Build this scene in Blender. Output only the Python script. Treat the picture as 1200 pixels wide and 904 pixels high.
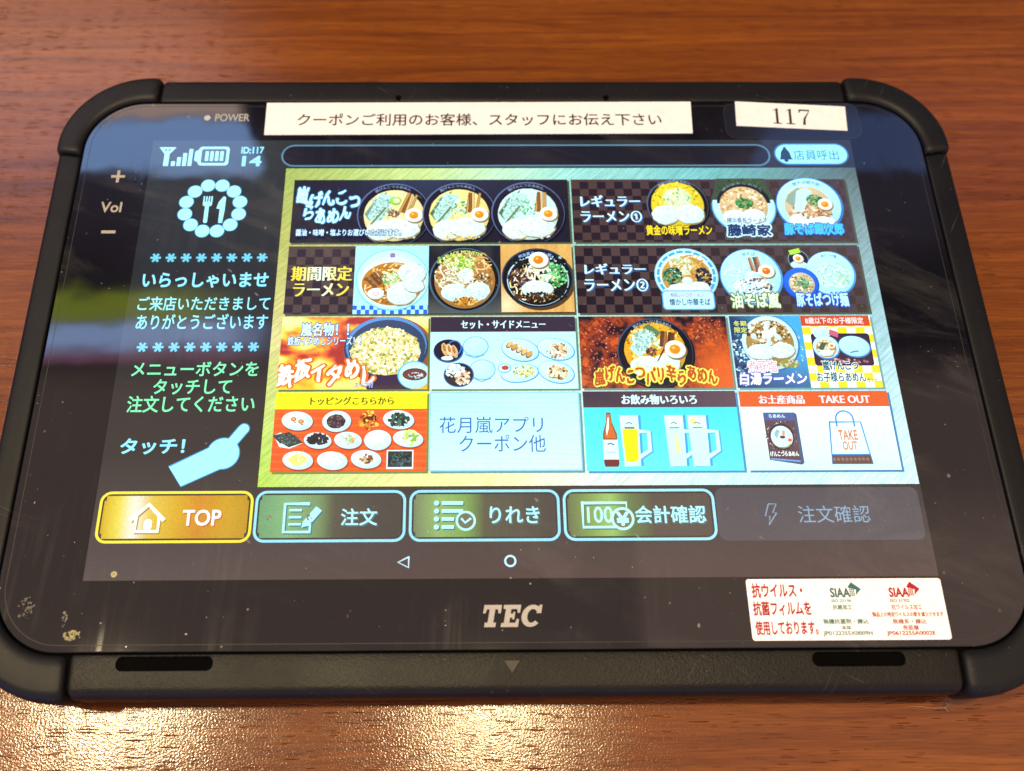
import bpy, bmesh, math, random
from mathutils import Vector, Matrix, noise

random.seed(11)
S = bpy.context.scene
for o in list(bpy.data.objects):
    bpy.data.objects.remove(o)
COLL = S.collection
MM = 0.001
GZ = 22.0                       # height of the glass above the table, mm

# ------------------------------------------------------------------ camera
cd = bpy.data.cameras.new("camera")
cam = bpy.data.objects.new("camera", cd)
COLL.objects.link(cam)
S.camera = cam
R = ((0.9999452970848463, -0.007314709149256736, 0.007476487675396325),
     (-0.003920702123256446, -0.9248059009652587, -0.3804190763285884),
     (0.009696954818873076, 0.3803689532150297, -0.924783990182217))
rot = Matrix(R).transposed() @ Matrix(((1, 0, 0), (0, -1, 0), (0, 0, -1)))
cam.matrix_world = Matrix.Translation((-10.734 * MM, -108.601 * MM, (226.344 + GZ) * MM)) @ rot.to_4x4()
cd.sensor_width = 36.0
cd.lens = 1040.33 / 1200 * 36.0
cd.shift_x = 39.6 / 1200
cd.shift_y = 2.47 / 1200
cd.clip_start = 0.005
cd.clip_end = 50
cd.dof.use_dof = True
cd.dof.focus_distance = 0.243
cd.dof.aperture_fstop = 9.5

# ------------------------------------------------------------------ view
S.view_settings.view_transform = 'Standard'
S.view_settings.look = 'None'
S.view_settings.exposure = 0.0
S.view_settings.gamma = 1.0
S.render.engine = 'CYCLES'
S.cycles.use_denoising = True
S.cycles.max_bounces = 6

# ------------------------------------------------------------------ world: the dim dining room around the table
W = bpy.data.worlds.new("World")
S.world = W
W.use_nodes = True
nt = W.node_tree
for n in list(nt.nodes):
    nt.nodes.remove(n)


def NM(tree, op, a, b=None, c=None, clamp=False):
    n = tree.nodes.new('ShaderNodeMath')
    n.operation = op
    n.use_clamp = clamp
    for i, v in enumerate((a, b, c)):
        if v is None:
            continue
        if isinstance(v, (int, float)):
            n.inputs[i].default_value = v
        else:
            tree.links.new(v, n.inputs[i])
    return n.outputs[0]


def SM(tree, v, lo, hi):
    n = tree.nodes.new('ShaderNodeMapRange')
    n.interpolation_type = 'SMOOTHSTEP'
    tree.links.new(v, n.inputs[0])
    n.inputs[1].default_value = lo
    n.inputs[2].default_value = hi
    return n.outputs[0]


def MIXC(tree, f, a, b, blend='MIX'):
    n = tree.nodes.new('ShaderNodeMix')
    n.data_type = 'RGBA'
    n.blend_type = blend
    for sock, v in ((n.inputs[0], f), (n.inputs[6], a), (n.inputs[7], b)):
        if isinstance(v, (int, float)):
            sock.default_value = v
        elif isinstance(v, (tuple, list)):
            sock.default_value = (*v[:3], 1)
        else:
            tree.links.new(v, sock)
    return n.outputs[2]


tc = nt.nodes.new('ShaderNodeTexCoord')
sep = nt.nodes.new('ShaderNodeSeparateXYZ')
nt.links.new(tc.outputs['Generated'], sep.inputs[0])
zc = NM(nt, 'MAXIMUM', sep.outputs[2], 0.03)
ss = NM(nt, 'DIVIDE', sep.outputs[0], zc)        # ceiling-plane coordinates of the direction
tt = NM(nt, 'DIVIDE', sep.outputs[1], zc)
nz = nt.nodes.new('ShaderNodeTexNoise')
nz.inputs['Scale'].default_value = 2.5
nt.links.new(tc.outputs['Generated'], nz.inputs['Vector'])


def band(v, lo, hi, e):
    a = SM(nt, v, lo - e, lo + e)
    b = SM(nt, v, hi - e, hi + e)
    return NM(nt, 'MULTIPLY', a, NM(nt, 'SUBTRACT', 1.0, b))


CEIL = (0.88, 0.62, 0.54)
col = MIXC(nt, SM(nt, tt, 0.40, 0.47), CEIL, (0.035, 0.03, 0.09))     # ceiling, then the dark far wall
col = MIXC(nt, SM(nt, tt, 0.9, 1.6), col, (0.22, 0.19, 0.19))
# paler ceiling panel to the right of the table
col = MIXC(nt, NM(nt, 'MULTIPLY', band(ss, 0.19, 0.75, 0.008), band(tt, -0.3, 0.26, 0.05)), col, (1.55, 1.05, 0.88))
# things on the far wall seen dimly
nb = NM(nt, 'MULTIPLY', SM(nt, nz.outputs[0], 0.48, 0.62), band(tt, 0.47, 1.0, 0.03))
col = MIXC(nt, NM(nt, 'MULTIPLY', nb, 0.8), col, (0.38, 0.32, 0.52))
# strip of shop front high on the left: yellow green awning, bright pane, pink edge
bs = NM(nt, 'MULTIPLY', band(ss, -0.70, -0.315, 0.055), 1.0)
col = MIXC(nt, NM(nt, 'MULTIPLY', bs, band(tt, 0.502, 0.545, 0.012)), col, (2.3, 2.7, 0.25))
bs2 = NM(nt, 'MULTIPLY', band(ss, -0.70, -0.27, 0.045), 1.0)
col = MIXC(nt, NM(nt, 'MULTIPLY', bs2, band(tt, 0.464, 0.500, 0.007)), col, (3.3, 4.6, 8.0))
col = MIXC(nt, NM(nt, 'MULTIPLY', bs2, band(tt, 0.448, 0.464, 0.006)), col, (2.3, 0.9, 1.5))
low = NM(nt, 'SUBTRACT', 1.0, SM(nt, sep.outputs[2], 0.05, 0.42))
side_ = SM(nt, NM(nt, 'ADD', NM(nt, 'MULTIPLY', sep.outputs[0], -0.7), NM(nt, 'MULTIPLY', sep.outputs[1], -1.0)), 0.1, 0.8)
col = MIXC(nt, NM(nt, 'MULTIPLY', low, side_), col, (0.5, 1.0, 2.6))     # daylight from the street side behind the camera
bg = nt.nodes.new('ShaderNodeBackground')
nt.links.new(col, bg.inputs[0])
bg.inputs[1].default_value = 1.0
wo = nt.nodes.new('ShaderNodeOutputWorld')
nt.links.new(bg.outputs[0], wo.inputs[0])


# ------------------------------------------------------------------ lamps of the room
def area(name, loc, target, sx, sy, colr, watts, shape='RECTANGLE'):
    l = bpy.data.lights.new(name, 'AREA')
    l.shape = shape
    l.size = sx
    if shape == 'RECTANGLE':
        l.size_y = sy
    l.color = colr
    l.energy = watts
    o = bpy.data.objects.new(name, l)
    COLL.objects.link(o)
    o.location = loc
    o.rotation_euler = (Vector(target) - Vector(loc)).to_track_quat('-Z', 'Y').to_euler()
    return o


# daylight window beyond the table on the left, a smaller one on the right, two ceiling bulbs
area('window_light', (-1.42, 1.5, 1.89), (-1.42, 0.0, 1.89), 1.60, 0.24, (0.30, 0.53, 1.0), 8.6)
area('window_light_lower', (-1.42, 1.5, 1.50), (-1.42, 0.0, 1.50), 1.60, 0.52, (1.0, 0.70, 0.58), 12)
area('window_light_small', (1.55, 1.5, 1.87), (1.55, 0.0, 1.87), 1.45, 0.26, (0.20, 0.40, 1.0), 1.9)
area('ceiling_bulb', (0.02, -0.012, 1.5), (0.02, -0.012, 0), 0.065, 0, (1.0, 0.79, 0.43), 13.5, 'DISK')
area('ceiling_bulb_left', (-0.67, 0.0, 1.5), (-0.1, -0.1, 0), 0.075, 0, (1.0, 0.80, 0.46), 19, 'DISK')


# ------------------------------------------------------------------ materials
def srgb(h):
    h = h.lstrip('#')
    out = []
    for i in (0, 2, 4):
        c = int(h[i:i + 2], 16) / 255
        out.append(c / 12.92 if c <= 0.04045 else ((c + 0.055) / 1.055) ** 2.4)
    return tuple(out)


def mat(name):
    m = bpy.data.materials.new(name)
    m.use_nodes = True
    t = m.node_tree
    return m, t, t.nodes['Principled BSDF']


def tnode(t, kind, **kw):
    n = t.nodes.new(kind)
    for k, v in kw.items():
        if k in n.inputs:
            n.inputs[k].default_value = v
        else:
            setattr(n, k, v)
    return n


def ramp(t, v, stops):
    n = t.nodes.new('ShaderNodeValToRGB')
    while len(n.color_ramp.elements) < len(stops):
        n.color_ramp.elements.new(0.5)
    for e, (p, c) in zip(n.color_ramp.elements, stops):
        e.position = p
        e.color = (*c[:3], 1) if isinstance(c, (tuple, list)) else (c, c, c, 1)
    t.links.new(v, n.inputs[0])
    return n.outputs[0]


def coords(t, scale=(1, 1, 1), rotz=0.0):
    c = t.nodes.new('ShaderNodeTexCoord')
    src = c.outputs['Object']
    if rotz:
        r = t.nodes.new('ShaderNodeMapping')
        r.inputs['Rotation'].default_value = (0, 0, rotz)
        t.links.new(src, r.inputs[0])
        src = r.outputs[0]
    m = t.nodes.new('ShaderNodeMapping')
    m.inputs['Scale'].default_value = scale
    t.links.new(src, m.inputs[0])
    return m.outputs[0]


def noise_tex(t, vec, scale, detail=3, rough=0.5, dist=0.0):
    n = tnode(t, 'ShaderNodeTexNoise', Scale=scale, Detail=detail, Roughness=rough, Distortion=dist)
    t.links.new(vec, n.inputs['Vector'])
    return n.outputs[0]


def bump(t, h, strength, dist):
    b = tnode(t, 'ShaderNodeBump', Strength=strength, Distance=dist)
    t.links.new(h, b.inputs['Height'])
    return b.outputs[0]


def wood_material():
    m, t, b = mat('walnut_laminate')
    warp = noise_tex(t, coords(t, (9, 60, 1)), 1.0, 2)
    base_v = coords(t, (5, 250, 1), 0.012)
    add = t.nodes.new('ShaderNodeVectorMath')
    add.operation = 'ADD'
    t.links.new(base_v, add.inputs[0])
    cmb = t.nodes.new('ShaderNodeCombineXYZ')
    t.links.new(NM(t, 'MULTIPLY', warp, 2.6), cmb.inputs[1])
    t.links.new(cmb.outputs[0], add.inputs[1])
    g1 = noise_tex(t, add.outputs[0], 1.0, 5, 0.7)
    c = ramp(t, g1, [(0.28, (0.078, 0.021, 0.0032)), (0.45, (0.127, 0.036, 0.0048)), (0.58, (0.160, 0.048, 0.0062)), (0.75, (0.205, 0.067, 0.0095))])
    # broad drifts of tone
    g2 = noise_tex(t, coords(t, (6, 22, 1)), 1.0, 2)
    c = MIXC(t, 1.0, c, ramp(t, g2, [(0.3, (0.86, 0.82, 0.80)), (0.7, (1.10, 1.10, 1.08))]), 'MULTIPLY')
    # long dark growth lines
    g3 = noise_tex(t, coords(t, (7, 480, 1), -0.02), 1.0, 3, 0.6, 0.3)
    ln = ramp(t, g3, [(0.55, 0.0), (0.64, 1.0)])
    c = MIXC(t, NM(t, 'MULTIPLY', ln, 0.48), c, (0.060, 0.014, 0.006))
    # short open pores, dark dashes a few millimetres long
    pores = None
    for sx, sy, thr, keep, ang in ((95, 1450, 0.30, 0.40, 0.012), (170, 2300, 0.30, 0.45, -0.015)):
        v = tnode(t, 'ShaderNodeTexVoronoi', Scale=1.0, Randomness=1.0)
        t.links.new(coords(t, (sx, sy, 1), ang), v.inputs['Vector'])
        sp = t.nodes.new('ShaderNodeSeparateColor')
        t.links.new(v.outputs['Color'], sp.inputs[0])
        wobble = noise_tex(t, coords(t, (700, 700, 1)), 1.0, 1)
        dd = NM(t, 'ADD', v.outputs['Distance'], NM(t, 'MULTIPLY', NM(t, 'SUBTRACT', wobble, 0.5), 0.25))
        k = NM(t, 'MULTIPLY', NM(t, 'SUBTRACT', 1.0, SM(t, dd, thr * 0.6, thr)), SM(t, sp.outputs[0], keep, keep + 0.25))
        pores = k if pores is None else NM(t, 'MAXIMUM', pores, k)
    dens = ramp(t, noise_tex(t, coords(t, (30, 90, 1)), 1.0, 2), [(0.38, 0.25), (0.58, 1.0)])
    pores = NM(t, 'MULTIPLY', pores, dens)
    c = MIXC(t, NM(t, 'MULTIPLY', pores, 0.72), c, (0.040, 0.010, 0.003))
    fine = noise_tex(t, coords(t, (90, 2400, 1)), 1.0, 2)
    c = MIXC(t, 0.5, c, ramp(t, fine, [(0.3, (0.55, 0.5, 0.5)), (0.7, (1.35, 1.35, 1.3))]), 'MULTIPLY')
    t.links.new(c, b.inputs['Base Color'])
    rg = ramp(t, noise_tex(t, coords(t, (40, 40, 1)), 1.0, 3), [(0.3, 0.14), (0.7, 0.18)])
    t.links.new(NM(t, 'ADD', rg, NM(t, 'MULTIPLY', pores, 0.4)), b.inputs['Roughness'])
    t.links.new(NM(t, 'SUBTRACT', 0.42, NM(t, 'MULTIPLY', pores, 0.36)), b.inputs['Specular IOR Level'])
    b.inputs['IOR'].default_value = 1.42
    peel = noise_tex(t, coords(t, (1, 1.2, 1)), 1700, 1, 0.5)
    h = NM(t, 'SUBTRACT', NM(t, 'MULTIPLY', peel, 0.8), NM(t, 'MULTIPLY', pores, 0.5))
    t.links.new(bump(t, h, 0.36, 0.00015), b.inputs['Normal'])
    return m


def plastic_material(name, base, rough, grain, gscale, spec=0.17, lintiness=0.35):
    m, t, b = mat(name)
    n1 = noise_tex(t, coords(t), 60, 3)
    c = ramp(t, n1, [(0.3, tuple(x * 0.8 for x in base)), (0.7, tuple(x * 1.25 for x in base))])
    sp = noise_tex(t, coords(t), 900, 1)
    c = MIXC(t, NM(t, 'MULTIPLY', ramp(t, sp, [(0.74, 0.0), (0.79, 1.0)]), lintiness), c, (0.10, 0.095, 0.09))
    sc = None
    for ang in (0.5, -0.9, 2.0):
        k = ramp(t, noise_tex(t, coords(t, (1800, 55, 1), ang), 1.0, 1), [(0.70, 0.0), (0.76, 1.0)])
        k = NM(t, 'MULTIPLY', k, ramp(t, noise_tex(t, coords(t, (35, 35, 1), ang), 1.0, 2), [(0.52, 0.0), (0.62, 1.0)]))
        sc = k if sc is None else NM(t, 'MAXIMUM', sc, k)
    c = MIXC(t, NM(t, 'MULTIPLY', sc, lintiness), c, (0.09, 0.085, 0.08))
    t.links.new(c, b.inputs['Base Color'])
    b.inputs['Specular IOR Level'].default_value = spec
    r = ramp(t, noise_tex(t, coords(t), 35, 4), [(0.3, rough - 0.05), (0.7, rough + 0.07)])
    t.links.new(r, b.inputs['Roughness'])
    g = noise_tex(t, coords(t), gscale, 2, 0.6)
    t.links.new(bump(t, g, grain, 0.00012), b.inputs['Normal'])
    return m


def dust_mask(t):
    """small specks of lint and dried drops lying on the glass"""
    out = None
    for sc, thr, keep, stretch in ((420, 0.11, 0.66, (1, 1, 1)), (170, 0.075, 0.62, (1, 0.75, 1)), (230, 0.08, 0.78, (0.35, 1.0, 1))):
        v = tnode(t, 'ShaderNodeTexVoronoi', Scale=sc, Randomness=1.0)
        vec = coords(t, stretch, 0.7 if stretch[0] < 1 else 0)
        wob = noise_tex(t, coords(t), sc * 3.0, 1)
        t.links.new(vec, v.inputs['Vector'])
        d = NM(t, 'ADD', v.outputs['Distance'], NM(t, 'MULTIPLY', NM(t, 'SUBTRACT', wob, 0.5), 0.16))
        spot = NM(t, 'SUBTRACT', 1.0, SM(t, d, thr * 0.5, thr))
        sp = t.nodes.new('ShaderNodeSeparateColor')
        t.links.new(v.outputs['Color'], sp.inputs[0])
        on = SM(t, sp.outputs[0], keep, keep + 0.08)
        k = NM(t, 'MULTIPLY', spot, on)
        k = NM(t, 'MULTIPLY', k, sp.outputs[1])
        out = k if out is None else NM(t, 'MAXIMUM', out, k)
    return out


def glass_finish(t, b, base=(0.004, 0.004, 0.005), dust=0.5):
    d = dust_mask(t)
    smear = ramp(t, noise_tex(t, coords(t, (30, 14, 1), 0.5), 1.0, 4, 0.6, 0.8), [(0.50, 0.0), (0.72, 1.0)])
    c = MIXC(t, NM(t, 'MULTIPLY', d, dust), base, (0.24, 0.235, 0.23))
    # greasy wipe film, a real pale deposit
    wp = noise_tex(t, coords(t, (16, 55, 1), 0.35), 1.0, 5, 0.7, 1.2)
    wf = NM(t, 'MULTIPLY', ramp(t, wp, [(0.50, 0.0), (0.78, 1.0)]), ramp(t, noise_tex(t, coords(t, (14, 14, 1)), 1.0, 2), [(0.45, 0.0), (0.65, 1.0)]))
    c = MIXC(t, NM(t, 'MULTIPLY', wf, 0.085), c, (0.36, 0.35, 0.33))
    t.links.new(c, b.inputs['Base Color'])
    streak = ramp(t, noise_tex(t, coords(t, (420, 18, 1), 0.06), 1.0, 2), [(0.45, 0.0), (0.75, 1.0)])
    r = NM(t, 'ADD', NM(t, 'MULTIPLY', NM(t, 'MULTIPLY', smear, streak), 0.10), 0.035)
    r = NM(t, 'ADD', r, NM(t, 'MULTIPLY', d, 0.4))
    t.links.new(r, b.inputs['Roughness'])
    b.inputs['IOR'].default_value = 1.5
    wv = noise_tex(t, coords(t, (1, 1, 1)), 45, 2)          # the stuck-on film is not quite flat
    t.links.new(bump(t, wv, 0.35, 0.00018), b.inputs['Normal'])


def add_smear_layer(m, t, b, amount):
    """greasy wipe marks: a thin rough sheen that only shows where a lamp is near the mirror angle"""
    out = t.nodes['Material Output']
    gl = tnode(t, 'ShaderNodeBsdfGlossy', Roughness=0.33)
    gl.inputs['Color'].default_value = (1, 1, 1, 1)
    st = ramp(t, noise_tex(t, coords(t, (330, 16, 1), 0.03), 1.0, 3, 0.6), [(0.48, 0.0), (0.78, 1.0)])
    pa = ramp(t, noise_tex(t, coords(t, (26, 22, 1), 0.3), 1.0, 4, 0.65, 0.6), [(0.48, 0.0), (0.68, 1.0)])
    f = NM(t, 'MULTIPLY', NM(t, 'MULTIPLY', st, pa), amount)
    mx = t.nodes.new('ShaderNodeMixShader')
    t.links.new(f, mx.inputs[0])
    t.links.new(b.outputs[0], mx.inputs[1])
    t.links.new(gl.outputs[0], mx.inputs[2])
    t.links.new(mx.outputs[0], out.inputs[0])


def glass_material():
    m, t, b = mat('black_cover_glass')
    glass_finish(t, b)
    add_smear_layer(m, t, b, 0.0055)
    return m


def screen_material(name, streaky=False):
    """lit liquid-crystal panel under the same glass: emits the picture's own flat colours"""
    m, t, b = mat(name)
    glass_finish(t, b, dust=0.35)
    a = tnode(t, 'ShaderNodeVertexColor', layer_name='Col')
    c = a.outputs[0]
    g = noise_tex(t, coords(t), 2600, 1)
    c = MIXC(t, 1.0, c, ramp(t, g, [(0.3, 0.90), (0.7, 1.06)]), 'MULTIPLY')
    if streaky:
        s1 = noise_tex(t, coords(t, (110, 1500, 1), -0.75), 1.0, 3, 0.7)
        c = MIXC(t, 1.0, c, ramp(t, s1, [(0.3, (0.66, 0.72, 0.70)), (0.7, (1.22, 1.16, 1.2))]), 'MULTIPLY')
    t.links.new(c, b.inputs['Emission Color'])
    b.inputs['Emission Strength'].default_value = 1.40
    m.cycles.emission_sampling = 'NONE'
    add_smear_layer(m, t, b, 0.014)
    return m


def printed_material(name, rough=0.55, spec=0.3):
    """ink or paper whose own colour sits in the colour attribute"""
    m, t, b = mat(name)
    a = tnode(t, 'ShaderNodeVertexColor', layer_name='Col')
    g = noise_tex(t, coords(t), 500, 3)
    c = MIXC(t, 1.0, a.outputs[0], ramp(t, g, [(0.3, 0.93), (0.7, 1.03)]), 'MULTIPLY')
    t.links.new(c, b.inputs['Base Color'])
    b.inputs['Roughness'].default_value = rough
    b.inputs['Specular IOR Level'].default_value = spec
    return m


M_WOOD = wood_material()
M_BODY = plastic_material('black_case_plastic', (0.0035, 0.0037, 0.0050), 0.45, 0.35, 2600)
M_GRAIN = plastic_material('grained_case_plastic', (0.006, 0.0057, 0.005), 0.42, 1.0, 1900)
M_RUBBER = plastic_material('black_bumper_rubber', (0.0048, 0.005, 0.0064), 0.46, 0.30, 3000)
M_DARK = plastic_material('dark_recess', (0.0008, 0.0008, 0.0008), 0.85, 0.2, 1500, 0.04, 0.0)
M_GLASS = glass_material()
M_SCREEN = screen_material('lit_screen')
M_GOLD = screen_material('lit_screen_brushed', True)
M_PRINT = printed_material('printed_ink')
M_PAPER = printed_material('label_paper', 0.6, 0.25)
M_FOILP = printed_material('gloss_sticker', 0.32, 0.45)


# ------------------------------------------------------------------ object helpers
def link(o, parent=None):
    COLL.objects.link(o)
    if parent is not None:
        o.parent = parent
    return o


def mesh_obj(name, bm, m, parent=None, smooth=True, label=None):
    me = bpy.data.meshes.new(name)
    bm.normal_update()
    bm.to_mesh(me)
    bm.free()
    for mm in (m if isinstance(m, (list, tuple)) else [m]):
        me.materials.append(mm)
    if smooth:
        for p in me.polygons:
            p.use_smooth = True
    o = bpy.data.objects.new(name, me)
    if label:
        o['label'] = label
    return link(o, parent)


def empty(name, label, cat, loc=(0, 0, 0)):
    o = bpy.data.objects.new(name, None)
    o.empty_display_size = 0.02
    o.location = loc
    o['label'] = label
    o['category'] = cat
    return link(o)


# ------------------------------------------------------------------ flat drawing: real little sheets stacked by microns
_tcache = {}


def glyphs(s, off):
    k = (s, round(off, 4))
    if k not in _tcache:
        cu = bpy.data.curves.new('lettering', 'FONT')
        cu.body = s
        cu.offset = off
        cu.resolution_u = 3
        o = bpy.data.objects.new('lettering', cu)
        COLL.objects.link(o)
        bpy.context.view_layer.update()
        dg = bpy.context.evaluated_depsgraph_get()
        me = o.evaluated_get(dg).to_mesh()
        vs = [(v.co.x, v.co.y) for v in me.vertices]
        fs = [tuple(p.vertices) for p in me.polygons]
        o.evaluated_get(dg).to_mesh_clear()
        bpy.data.objects.remove(o)
        bpy.data.curves.remove(cu)
        _tcache[k] = (vs, fs)
    return _tcache[k]


class Draw:
    def __init__(self, to_mm, z0, dz):
        self.to_mm, self.z, self.dz = to_mm, z0, dz
        self.v, self.f, self.c = [], [], []
        self.clip = None
        self.shade = 0.0
        self.lift = 0.10

    def step(self):
        self.z += self.dz

    def _face(self, pts, cols):
        if self.clip:
            pts, cols = clip_poly(pts, cols, self.clip)
            if len(pts) < 3:
                return
        if self.lift:            # the panel's white point
            cols = [(c[0] + self.lift * (min(c[1], c[2]) - c[0]), c[1], c[2]) if c[1] > 0.55 and c[2] > 0.55 and 0.16 < c[0] < min(c[1], c[2]) else c for c in cols]
        i = len(self.v)
        for x, y in pts:
            a, b = self.to_mm(x, y)
            self.v.append((a * MM, b * MM, self.z * MM))
        self.f.append(tuple(range(i, i + len(pts))))
        self.c.extend(cols)

    def poly(self, pts, col, up=True):
        if up:
            self.step()
        if isinstance(col, str):
            col = srgb(col)
        if isinstance(col[0], (tuple, list)):
            cols = list(col)
        else:
            cols = [col] * len(pts)
        self._face(list(pts), cols)

    def rect(self, x0, y0, x1, y1, col):
        self.poly([(x0, y0), (x1, y0), (x1, y1), (x0, y1)], col)

    def rrect(self, x0, y0, x1, y1, r, col):
        self.poly(rr_pts(x0, y0, x1, y1, r), col)

    def rring(self, x0, y0, x1, y1, r, w, col):
        self.band(rr_pts(x0, y0, x1, y1, r), rr_pts(x0 + w, y0 + w, x1 - w, y1 - w, max(r - w, 0.5)), col)

    def band(self, a, b, col):
        self.step()
        col = srgb(col) if isinstance(col, str) else col
        n = len(a)
        for i in range(n):
            j = (i + 1) % n
            self._face([a[i], a[j], b[j], b[i]], [col] * 4)

    def ell(self, cx, cy, rx, ry=None, col='#ffffff', rot=0.0, n=36, a0=0, a1=360, jit=0.0):
        ry = rx if ry is None else ry
        pts = []
        full = abs(a1 - a0) >= 360
        for i in range(n if full else n + 1):
            a = math.radians(a0 + (a1 - a0) * i / n)
            k = 1 + random.uniform(-jit, jit)
            x, y = math.cos(a) * rx * k, math.sin(a) * ry * k
            pts.append((cx + x * math.cos(rot) - y * math.sin(rot), cy + x * math.sin(rot) + y * math.cos(rot)))
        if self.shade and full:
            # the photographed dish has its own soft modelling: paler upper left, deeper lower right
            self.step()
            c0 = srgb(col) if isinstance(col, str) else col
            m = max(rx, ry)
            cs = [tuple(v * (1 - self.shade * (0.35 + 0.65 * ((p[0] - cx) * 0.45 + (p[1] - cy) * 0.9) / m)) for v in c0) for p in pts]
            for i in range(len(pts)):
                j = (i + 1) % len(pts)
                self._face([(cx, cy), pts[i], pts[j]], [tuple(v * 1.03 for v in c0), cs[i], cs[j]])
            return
        self.poly(pts, col)

    def ring(self, cx, cy, rx, ry, w, col, n=40, rot=0.0):
        def e(k):
            out = []
            for i in range(n):
                a = 2 * math.pi * i / n
                x, y = math.cos(a) * (rx - k), math.sin(a) * (ry - k)
                out.append((cx + x * math.cos(rot) - y * math.sin(rot), cy + x * math.sin(rot) + y * math.cos(rot)))
            return out
        self.band(e(0), e(w), col)

    def line(self, pts, w, col, taper=False):
        self.step()
        col = srgb(col) if isinstance(col, str) else col
        n = len(pts)
        L, Rr = [], []
        for i in range(n):
            p, q = pts[max(i - 1, 0)], pts[min(i + 1, n - 1)]
            dx, dy = q[0] - p[0], q[1] - p[1]
            d = math.hypot(dx, dy) or 1
            k = w / 2 * ((1 - 0.7 * i / (n - 1)) if taper else 1)
            L.append((pts[i][0] - dy / d * k, pts[i][1] + dx / d * k))
            Rr.append((pts[i][0] + dy / d * k, pts[i][1] - dx / d * k))
        for i in range(n - 1):
            self._face([L[i], L[i + 1], Rr[i + 1], Rr[i]], [col] * 4)

    def grid(self, x0, y0, x1, y1, nx, ny, fn):
        self.step()
        for j in range(ny):
            for i in range(nx):
                xa, xb = x0 + (x1 - x0) * i / nx, x0 + (x1 - x0) * (i + 1) / nx
                ya, yb = y0 + (y1 - y0) * j / ny, y0 + (y1 - y0) * (j + 1) / ny
                q = [(xa, ya), (xb, ya), (xb, yb), (xa, yb)]
                self._face(q, [fn(*p) for p in q])

    def text(self, s, box, col, bold=0.0, shear=0.0, wob=0.0, outline=None, arc=None, grad=None, thin=1.0):
        x0, y0, x1, y1 = box
        vs0, _ = glyphs(s, 0.0)

        def sh(p):
            return (p[0] + shear * p[1], p[1])
        b = [sh(p) for p in vs0]
        bx0, bx1 = min(p[0] for p in b), max(p[0] for p in b)
        by0, by1 = min(p[1] for p in b), max(p[1] for p in b)
        seed = random.random() * 50

        def mp(p):
            if wob:
                n1 = noise.noise((p[0] * 1.6 + seed, p[1] * 1.6, 0))
                n2 = noise.noise((p[0] * 1.6, p[1] * 1.6 + seed, 5))
                kx, ky, yy = 1.0, 1.0, 0.0
                if wob > 0.12:              # loaded brush: swelling strokes, letters that hop and lean
                    g = int(p[0])
                    w_ = 0.45 + 1.5 * (0.5 + 0.5 * noise.noise((p[0] * 4.5 + seed, p[1] * 4.5, 9)) * 1.6)
                    kx, ky = w_ * 1.25, w_ * 0.7
                    yy = 0.16 * math.sin(g * 2.4 + seed) + (p[0] - g - 0.5) * 0.22 * math.sin(g * 3.7 + seed * 2)
                p = (p[0] + n1 * wob, p[1] + n2 * wob + yy, p[2] * kx, p[3] * ky)
            p = sh((p[0] + p[2], p[1] + p[3]))
            u, w = (p[0] - bx0) / (bx1 - bx0), (p[1] - by0) / (by1 - by0)
            if arc:
                cx, cy, r0, r1, a0, a1 = arc
                a = math.radians(a0 + (a1 - a0) * u)
                r = r0 + (r1 - r0) * w
                return (cx + math.sin(a) * r, cy - math.cos(a) * r)
            return (x0 + u * (x1 - x0), y1 + w * (y0 - y1))
        ocol = None
        jobs = []
        if outline:
            ocol = srgb(outline[0]) if isinstance(outline[0], str) else outline[0]
            outline = (ocol, outline[1])
        if outline:
            jobs.append((bold + outline[1], outline[0], None))
        jobs.append((bold, col, grad))
        for off, cc, gr in jobs:
            vs, fs = glyphs(s, 0.0)
            cc = srgb(cc) if isinstance(cc, str) else cc
            nd = 1 if off < 0.006 else (6 if off < 0.03 else (10 if off < 0.07 else 14))
            for m in range(nd):                      # a heavier pen: the same stroke laid down round a small circle
                a = 2 * math.pi * m / nd
                ox, oy = (math.cos(a) * off, math.sin(a) * off * (thin if cc is not ocol else 1)) if nd > 1 else (0, 0)
                self.z += self.dz * 0.25
                P = [mp((p[0], p[1], ox, oy)) for p in vs]
                for f in fs:
                    q = [P[i] for i in f]
                    self._face(q, [gr(*p) for p in q] if gr else [cc] * len(q))
            self.step()

    def build(self, name, m, parent, label=None):
        me = bpy.data.meshes.new(name)
        me.from_pydata(self.v, [], self.f)
        at = me.color_attributes.new('Col', 'FLOAT_COLOR', 'CORNER')
        buf = []
        for c in self.c:
            buf.extend((c[0], c[1], c[2], 1.0))
        at.data.foreach_set('color', buf)
        me.materials.append(m)
        # all faces look up
        bm = bmesh.new()
        bm.from_mesh(me)
        for f in bm.faces:
            f.normal_update()
            if f.normal.z < 0:
                f.normal_flip()
        bm.to_mesh(me)
        bm.free()
        o = bpy.data.objects.new(name, me)
        if label:
            o['label'] = label
        return link(o, parent)


def clip_poly(pts, cols, box):
    x0, y0, x1, y1 = box
    for ax, lim, sg in ((0, x0, 1), (0, x1, -1), (1, y0, 1), (1, y1, -1)):
        if not pts:
            break
        np_, nc = [], []
        n = len(pts)
        for i in range(n):
            p, q = pts[i], pts[(i + 1) % n]
            cp, cq = cols[i], cols[(i + 1) % n]
            dp, dq = (p[ax] - lim) * sg, (q[ax] - lim) * sg
            if dp >= 0:
                np_.append(p)
                nc.append(cp)
            if (dp >= 0) != (dq >= 0):
                k = dp / (dp - dq)
                np_.append((p[0] + (q[0] - p[0]) * k, p[1] + (q[1] - p[1]) * k))
                nc.append(tuple(a + (b - a) * k for a, b in zip(cp, cq)))
        pts, cols = np_, nc
    return pts, cols


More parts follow.
